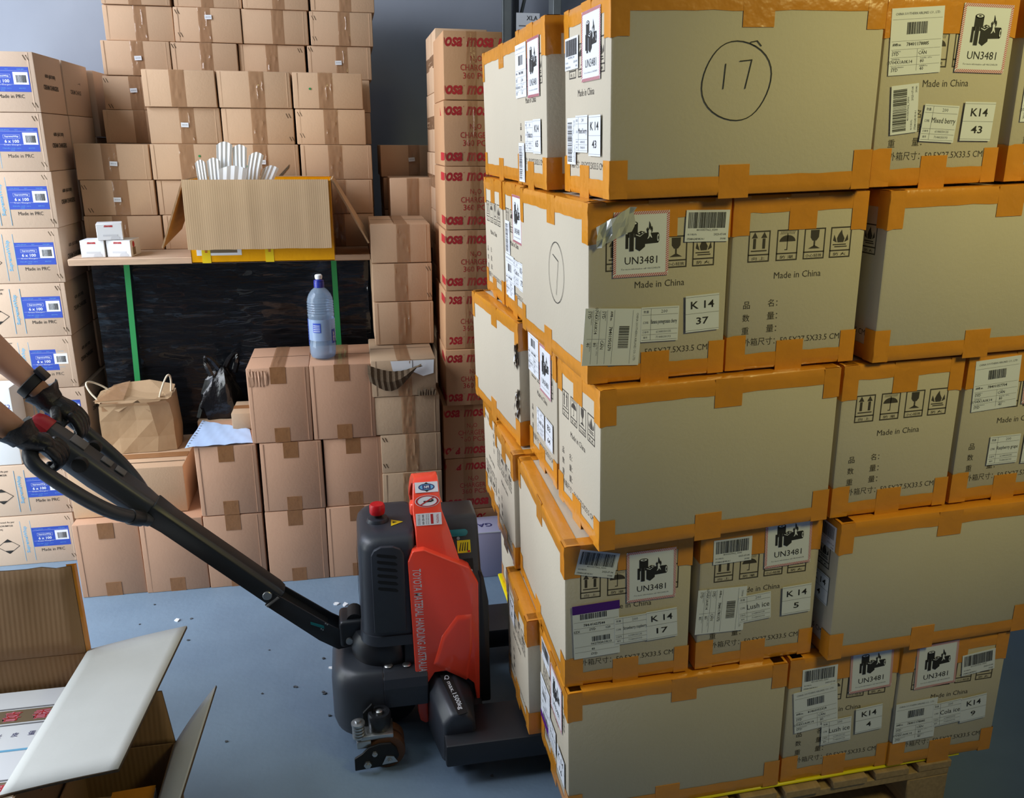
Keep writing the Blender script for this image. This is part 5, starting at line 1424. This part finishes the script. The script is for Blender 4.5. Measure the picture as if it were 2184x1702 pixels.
for sy in (-1, 1):
    m = MB(); c = tl(P3, .20, .016, sy * .05); c2 = tl(P3, .20, .016, sy * .070); m.cyl(c, c2, .019, 18); tko(m, 'thumb_wheel', M['blk'], bevel=.003)
    g = [(-.015, -.018, .03), (.015, -.016, .060), (.06, -.014, .105), (.12, -.010, .135), (.20, -.006, .150), (.27, -.002, .155), (.295, .004, .145), (.305, .008, .118), (.30, .010, .04)]
    m = MB(); pts = [tl(P3, s, n, sy * y) for s, n, y in g]
    # smooth the loop
    def chaikin(p, it=2):
        p = [Vector(a) for a in p]
        for _ in range(it):
            q_ = [p[0]]
            for a, b_ in zip(p, p[1:]): q_ += [a * .75 + b_ * .25, a * .25 + b_ * .75]
            p = q_ + [p[-1]]
        return p
    m.tube(chaikin(pts), .0175, 14); tko(m, 'grip_loop', M['dark'])
    m = MB(); m.tube([tl(P3, .002, -.017, sy * .048), tl(P3, .03, -.0155, sy * .076)], .0205, 16); tko(m, 'grip_collar', M['dark2'], bevel=.002)

# ------------------------------------------------------------------ worker holding the tiller
pe = thing('person', 'worker at the left photo edge gripping the tiller with black-gloved hands, bare forearms', 'person', (-1.36, 2.10, 0))
PI_ = Matrix.Translation((1.36, -2.10, 0))
hN = Vector(tl(P3, .275, .010, -.105)); hF = Vector(tl(P3, .285, .010, .105))
wN = at(42, 925, Y=1.985); wF = at(98, 845, Y=2.235)
eN = at(-150, 800, Y=1.93); eF = at(-115, 655, Y=2.30)
# body: pelvis, spine, head, arms, legs in one skin
J = [(-1.40, 2.10, .93), (-1.395, 2.10, 1.05), (-1.37, 2.10, 1.20), (-1.345, 2.10, 1.36), (-1.335, 2.10, 1.44), (-1.30, 2.10, 1.52), (-1.27, 2.10, 1.60), (-1.265, 2.10, 1.67)]
Rd = [(.135, .105), (.125, .10), (.145, .105), (.13, .10), (.055, .055), (.055, .06), (.088, .078), (.065, .06)]
E_ = [(0, 1), (1, 2), (2, 3), (3, 4), (4, 5), (5, 6), (6, 7)]
shN = Vector((-1.335, 1.915, 1.385)); shF = Vector((-1.335, 2.285, 1.385))
def arm(sh, el, wr, ha):
    k = len(J)
    pts = [sh, sh.lerp(el, .5), el, el.lerp(wr, .3), el.lerp(wr, .65), wr, wr.lerp(ha, .35)]
    J.extend(tuple(p) for p in pts); Rd.extend([(.062, .062), (.050, .050), (.043, .043), (.047, .045), (.039, .036), (.030, .025), (.030, .022)])
    E_.append((3, k)); E_.extend((k + i, k + i + 1) for i in range(6))
arm(shN, eN, wN, hN); arm(shF, eF, wF, hF)
for sy in (-1, 1):
    k = len(J)
    pts = [(-1.40, 2.10 + sy * .095, .86), (-1.36, 2.10 + sy * .105, .50), (-1.40, 2.10 + sy * .11, .10), (-1.30, 2.10 + sy * .12, .045), (-1.23, 2.10 + sy * .125, .035)]
    J.extend(pts); Rd.extend([(.085, .085), (.06, .06), (.042, .042), (.04, .032), (.03, .025)]); E_.append((0, k)); E_.extend((k + i, k + i + 1) for i in range(4))
me = skin_mesh('person_body', J, E_, Rd); me.materials.append(M['skin']); link('body', me, pe, PI_)
# clothes follow the same joints
cj = J[0:4] + [tuple(shN), tuple(shN.lerp(eN, .55)), tuple(shF), tuple(shF.lerp(eF, .55))]
me = skin_mesh('shirt', cj, [(0, 1), (1, 2), (2, 3), (3, 4), (4, 5), (3, 6), (6, 7)], [(.15, .12), (.142, .116), (.162, .122), (.145, .115), (.08, .08), (.072, .072), (.08, .08), (.072, .072)]); me.materials.append(M['cloth']); link('shirt', me, pe, PI_)
lg0 = 8 + 14
tj = [J[0], (-1.40, 2.10, .86)] + [J[lg0], J[lg0 + 1], (-1.395, J[lg0 + 2][1], .14), J[lg0 + 5], J[lg0 + 6], (-1.395, J[lg0 + 7][1], .14)]
me = skin_mesh('trousers', tj, [(0, 1), (1, 2), (2, 3), (3, 4), (1, 5), (5, 6), (6, 7)], [(.155, .125), (.13, .12), (.10, .10), (.078, .078), (.068, .068), (.10, .10), (.078, .078), (.068, .068)]); me.materials.append(M['shoe']); link('trousers', me, pe, PI_)
for sy in (-1, 1):
    me = skin_mesh('shoe', [(-1.43, 2.10 + sy * .11, .05), (-1.34, 2.10 + sy * .118, .052), (-1.22, 2.10 + sy * .127, .042)], [(0, 1), (1, 2)], [(.052, .05), (.052, .05), (.042, .04)]); me.materials.append(M['shoe']); link('shoe', me, pe, PI_)
me = skin_mesh('hair', [(-1.285, 2.10, 1.70), (-1.32, 2.10, 1.65), (-1.33, 2.10, 1.60)], [(0, 1), (1, 2)], [(.085, .075), (.085, .07), (.07, .05)]); me.materials.append(M['hair']); link('hair', me, pe, PI_)
m = MB()
for sy in (-1, 1): m.lathe([(.0, -.010), (.010, -.004), (.010, .004), (.0, .010)], (-1.19, 2.10 + sy * .032, 1.615), 12)
m.obj('eye', M['ink'], pe, M_=PI_)
me = skin_mesh('nose', [(-1.19, 2.10, 1.60), (-1.168, 2.10, 1.575)], [(0, 1)], [.012, .016]); me.materials.append(M['skin']); link('nose', me, pe, PI_)


# gloves: palm shell with four curled fingers and a thumb, rooted inside the palm
def glove(wr, ha, sy):
    fw = (ha - wr); fw.normalize()
    bar = Vector((0, 1, 0))                       # the crossbar runs sideways; knuckles line up along it
    dn = fw.cross(bar).normalized()
    if dn.z > 0: dn = -dn                         # palm side, downwards
    kn = ha - dn * .030 + fw * .004               # middle of the knuckles, above the bar
    cuff0 = wr - fw * .006; cuff1 = wr + fw * .028
    Jg, Rg_, Eg = [], [], []
    def add(p, r): Jg.append(tuple(p)); Rg_.append(r); return len(Jg) - 1
    a = add(cuff0, (.040, .034)); b_ = add(cuff1, (.036, .029)); c = add(wr.lerp(kn, .55), (.040, .026)); Eg.append((a, b_)); Eg.append((b_, c))
    d = add(kn - fw * .008, (.043, .022)); Eg.append((c, d))
    meshes = [skin_mesh('glove_palm', Jg, Eg, Rg_)]
    for i, (off, ln) in enumerate(((-.031, .92), (-.0105, 1.04), (.0105, 1.0), (.031, .80))):
        base = kn - fw * .030 + bar * off * .9
        k0 = kn + bar * off + fw * .008
        p1 = k0 + fw * .026 * ln + dn * .010; p2 = p1 + dn * .028 * ln + fw * .006; p3 = p2 + dn * .016 * ln - fw * .018 * ln
        meshes.append(skin_mesh('finger', [tuple(base), tuple(k0), tuple(p1), tuple(p2), tuple(p3)], [(0, 1), (1, 2), (2, 3), (3, 4)], [.0115, .0122, .0108, .0100, .0088]))
    side = -sy                                     # the thumb lies towards the tiller head
    t0 = wr.lerp(kn, .35) + bar * side * .018; t1 = wr.lerp(kn, .62) + bar * side * .046 + dn * .014; t2 = t1 + fw * .030 + dn * .012 + bar * side * .006; t3 = t2 + fw * .020 + dn * .012 - bar * side * .008
    meshes.append(skin_mesh('thumb', [tuple(t0), tuple(t1), tuple(t2), tuple(t3)], [(0, 1), (1, 2), (2, 3)], [.016, .0145, .0122, .0098]))
    bm = bmesh.new()
    for q in meshes: bm.from_mesh(q)
    # ruffled cuff
    rr_ = random.Random(int(50 + sy)); n_ = 22; s1 = fw.cross(bar).normalized(); rows_ = []
    for (t_, rad) in ((.020, .0335), (.004, .036), (-.012, .041), (-.020, .047)):
        rows_.append([bm.verts.new(wr + fw * (t_ + (rr_.uniform(-.004, .004) if t_ < 0 else 0)) + bar * math.cos(k * 2 * math.pi / n_) * rad * 1.1 + s1 * math.sin(k * 2 * math.pi / n_) * rad * (.95 + (rr_.uniform(-.05, .10) if t_ < 0 else 0))) for k in range(n_)])
    for ra, rb_ in zip(rows_, rows_[1:]):
        for k in range(n_): bm.faces.new((ra[k], ra[(k + 1) % n_], rb_[(k + 1) % n_], rb_[k]))
    me_ = bpy.data.meshes.new('glove'); bm.to_mesh(me_); bm.free()
    for p in me_.polygons: p.use_smooth = True
    me_.materials.append(M['glove'])
    o = link('glove', me_, pe, PI_); o['label'] = 'black work glove closed round the tiller grip'
    return o
glove(wN, hN, -1); glove(wF, hF, 1)
# watch on the far wrist
fw = (wF - eF).normalized(); cc = wF - fw * .045; s1 = fw.cross(Vector((0, 1, 0))).normalized()
m = MB(); n_ = 26; rings = []
for t_, rad in ((-.014, .0385), (-.012, .0425), (.012, .0415), (.014, .0375)):
    rings.append([tuple(cc + fw * t_ + Vector((0, 1, 0)) * math.cos(k * 2 * math.pi / n_) * rad + s1 * math.sin(k * 2 * math.pi / n_) * rad * .93) for k in range(n_)])
m.loft(rings, cap=False); wt = m.obj('watch_band', M['blk'], pe, M_=PI_); wt['label'] = 'black watch band on the wrist'
up_ = s1 if s1.z > 0 else -s1
m = MB(); ct = cc + up_ * .042 + Vector((0, -.008, 0)); v = [tuple(ct + fw * .019 * a + Vector((0, 1, 0)) * .018 * b_ + up_ * .006 * c) for c in (-1, 1) for a, b_ in ((-1, -1), (1, -1), (1, 1), (-1, 1))]
m.add(v, [(3, 2, 1, 0), (4, 5, 6, 7), (0, 1, 5, 4), (1, 2, 6, 5), (2, 3, 7, 6), (3, 0, 4, 7)]); m.obj('watch_case', M['dark2'], pe, bevel=.003, M_=PI_)

# ------------------------------------------------------------------ opened cartons in the left foreground
c1 = thing('open_carton', 'big open brown carton at the lower left with its flaps folded out', 'carton', (-.93, 1.66, 0))
CI = Matrix.Translation((.93, -1.66, 0))
RZ_ = .45; XL, XR, YN, YFa = -1.22, -.668, 1.40, 1.892; t = .006
m = MB(); m.box(XL, XR, YFa - t, YFa, 0, RZ_); m.box(XL, XR, YN, YN + t, 0, RZ_); m.box(XL, XL + t, YN, YFa, 0, RZ_); m.box(XR - t, XR, YN, YFa, 0, RZ_); m.box(XL, XR, YN, YFa, 0, t)
m.obj('carton_body', M['in_card'], c1, bevel=.002, segs=1, M_=CI)
pt = at(157, 1205, Y=1.93)
m = MB(); n = 16; vs = []; r = random.Random(3)
for i in range(n + 1):
    f = i / n
    for j in range(7):
        g_ = j / 6
        vs.append((XL + (XR - .004 - XL) * f + (pt.x - XR) * g_ * f, YFa - .003 + .040 * g_ + .004 * math.sin(f * 31) * g_, RZ_ + (pt.z - RZ_ + (r.uniform(-.003, .003) if j == 6 else 0)) * g_))
m.add(vs, [(i * 7 + j, (i + 1) * 7 + j, (i + 1) * 7 + j + 1, i * 7 + j + 1) for i in range(n) for j in range(6)], 0, None, True)
o = m.obj('rear_flap', [M['in_card'], M['edge_card']], c1, smooth='flat', M_=CI); md = o.modifiers.new('t', 'SOLIDIFY'); md.thickness = .006; md.offset = 1; md.material_offset_rim = 1
m = MB(); n = 10; vs = []
for i in range(n + 1):
    g_ = i / n; x = XR + (pt.x - XR) * g_ + .001; y = YFa + .040 * g_; z = RZ_ + (pt.z - RZ_) * g_
    vs += [(x - .014 - r.uniform(0, .010), y - .0075, z), (x + .001, y - .004, z), (x + .003, y + .006, z), (x - .02, y + .0045, z)]
m.add(vs, [(i * 4 + j, i * 4 + j + 1, i * 4 + j + 5, i * 4 + j + 4) for i in range(n) for j in range(3)])
m.obj('orange_tape', M['otape'], c1, smooth='flat', M_=CI)
def flap(name, q, th, mats, parent, inv_, bow=.0, n=10):
    """board between four corners (hinge a-b, free edge d-c), slightly bowed, with a dark cut edge"""
    a, b_, c, d = [Vector(p) for p in q]; m = MB(); vs = []; nrm = (b_ - a).cross(d - a).normalized()
    for i in range(n + 1):
        for j in range(n + 1):
            p = a.lerp(b_, i / n).lerp(d.lerp(c, i / n), j / n) + nrm * bow * math.sin(math.pi * j / n); vs.append(tuple(p))
    m.add(vs, [(i * (n + 1) + j, (i + 1) * (n + 1) + j, (i + 1) * (n + 1) + j + 1, i * (n + 1) + j + 1) for i in range(n) for j in range(n)], 0, None, True)
    o = m.obj(name, mats, parent, smooth='flat', M_=inv_); md = o.modifiers.new('t', 'SOLIDIFY'); md.thickness = th; md.offset = 0; md.use_rim = True; md.material_offset_rim = 1
    return o
hA, hB = Vector((XR, YFa, RZ_)), Vector((XR - .004, YN - .005, RZ_))
fc, fd = at(399, 1337, Z=.475), at(253, 1643, Z=.475)
flap('side_flap', [hA, at(-2, 1700, Z=.452), fd, fc], .007, [M['flap_card'], M['edge_card']], c1, CI, bow=.002)
# printed white boxes inside it
for k in range(1):
    m = MB(); m.box(XL + .02, XR - .015, 1.415, 1.872, .02, .372)
    ob = m.obj('white_carton', M['white'], bevel=.003, segs=1); tag(ob, 'white carton with gold bands and pink flower-like characters inside the big open carton', 'carton')
    Wb, Db = (XR - .015) - (XL + .02), .457
    T_ = Matrix.Translation((XL + .02, 1.415, .3722)); m = MB()
    for v in (.335, .095):
        m.plate(.0, v, Wb, v + .046, .0006, 0)
        for e in (v - .009, v + .050): m.plate(0, e, Wb, e + .004, .0006, 3)
        for i, ch in enumerate('紅雙喜香紅雙喜香紅'):
            put_text(m, ch, .02 + i * .062, v + .023, .034, 1, z=.0009, w=.040, bold=.05); put_text(m, ch, .02 + i * .062, v + .023, .032, 2, z=.0012, w=.038, bold=.0)
    m.plate(0, .237, Wb, .243, .0006, 4)
    for i, ch in enumerate('皮蛋香米皮蛋香米皮蛋香米皮蛋香米皮'): put_text(m, ch, .012 + i * .034, .292, .014, 5, z=.0006); put_text(m, ch, .012 + i * .034, .052, .014, 5, z=.0006)
    m.obj('printing', [M['gold'], M['pink'], M['red'], M['inkgrey'], M['cyan'], M['navy']], ob, smooth='flat', M_=T_)
# second open carton beside it
c2 = thing('open_carton', 'smaller open carton at the lower left, dark inside, with a pale flap folded out', 'carton', (-.56, 1.50, 0))
C2I = Matrix.Translation((.56, -1.50, 0))
X2, X3, Y2, Y3, Z2 = -.662, -.452, 1.26, 1.716, .300
m = MB(); m.box(X2, X3, Y3 - t, Y3, 0, Z2); m.box(X2, X3, Y2, Y2 + t, 0, Z2); m.box(X2, X2 + t, Y2, Y3, 0, Z2); m.box(X3 - t, X3, Y2, Y3, 0, Z2); m.box(X2, X3, Y2, Y3, 0, t)
m.obj('carton_body', M['in_card'], c2, bevel=.002, segs=1, M_=C2I)
p0 = at(345, 1474, Y=1.735)
flap('rear_flap', [(X2, Y3 - .003, Z2), (X3 - .002, Y3 - .003, Z2), (p0.x, 1.735, p0.z), (X2 + .012, 1.735, p0.z + .01)], .006, [M['in_card'], M['edge_card']], c2, C2I)
flap('side_flap', [(X3, Y3 - .01, Z2), (X3 - .004, Y2 - .02, Z2), at(378, 1730, Z=.33), at(462, 1463, Z=.33)], .006, [M['flap_card'], M['edge_card']], c2, C2I, bow=.004)  # whitish board colour stands in for bright light on this flap
m = MB(); put_text(m, '~1 20', 0, 0, .014, 0, z=.0006, w=.06)
q0 = at(412, 1560, Z=.262); mk = m.obj('pen_mark', M['ink'], c2, smooth='flat', M_=C2I @ Matrix.Translation((q0.x, q0.y, .2765)) @ Matrix.Rotation(R_(-105), 4, 'Z') @ Matrix.Rotation(R_(0), 4, 'Y'))
# parcels inside the second carton
def parcel(label, x, y, z, w, d, h, rz, tilt, m_, tp=True, mark=None):
    m = MB(); m.box(-w / 2, w / 2, -d / 2, d / 2, 0, h)
    o = m.obj('parcel', M[m_], bevel=.003, segs=1, M_=Matrix.Translation((x, y, z)) @ Matrix.Rotation(R_(rz), 4, 'Z') @ Matrix.Rotation(R_(tilt), 4, 'X')); tag(o, label, 'parcel', 'parcels in the smaller open carton')
    if tp:
        m = MB(); m.plate(0, 0, w, .032, .0012); m.plate(0, d - .032, w, d, .0012); m.plate(0, .032, .03, d - .032, .0012); m.plate(w - .03, .032, w, d - .032, .0012); m.obj('orange_tape', M['otape'], o, smooth='flat', M_=face('T', w, d, h))
    if mark:
        m = MB(); m.plate(.012, .02, .07, .10, .0006, 0); put_text(m, mark, .042, .07, .036, 1, z=.0009, bold=.02, rot=R_(-25)); m.obj('note', [M['white'], M['ink']], o, smooth='flat', M_=face('T', w, d, h))
    return o
_a, _b = at(250, 1683, Z=.272), at(333, 1672, Z=.272)
parcel('parcel with bright orange tape in the smaller open carton', min((_a.x + _b.x) / 2, -.503), _b.y - .065, .10, .088, .12, .17, 4, 0, 'flap_card')
parcel('kraft paper parcel with a handwritten 8 in the smaller open carton', -.600, 1.50, .10, .10, .26, .145, -3, 0, 'tan', False, '8')

# ------------------------------------------------------------------ scraps on the floor
rs = random.Random(21)
sc_px = [(378, 1324, .012), (408, 1320, .006), (716, 1289, .012), (690, 1405, .007), (628, 1465, .006), (708, 1425, .011), (693, 1480, .007), (735, 1291, .014), (574, 1387, .004), (402, 1366, .005), (484, 1582, .006), (298, 1332, .004),
         (632, 1466, .005), (703, 1527, .007), (690, 1477, .007), (1050, 1655, .006), (330, 1290, .004), (560, 1480, .005)]
for k, (px, py, s) in enumerate(sc_px):
    p = at(px, py, Z=.0); m = MB(); n_ = 6; a0 = rs.uniform(0, 6)
    top = [(p.x + s * rs.uniform(.5, 1.2) * math.cos(a0 + t_), p.y + s * rs.uniform(.4, 1.0) * math.sin(a0 + t_), .0015 + rs.uniform(0, .4) * s) for t_ in [2 * math.pi * q / n_ for q in range(n_)]]
    m.add(top + [(x, y, .0003) for x, y, z in top], [tuple(range(n_)), tuple(range(2 * n_ - 1, n_ - 1, -1))] + [(i, i + n_, (i + 1) % n_ + n_, (i + 1) % n_) for i in range(n_)])
    o = m.obj('floor_scrap', M['white'] if k in (0, 2, 5, 7) else M['debris']); tag(o, 'small scrap of torn wrapping lying on the grey concrete floor', 'scrap', 'small scraps on the floor')
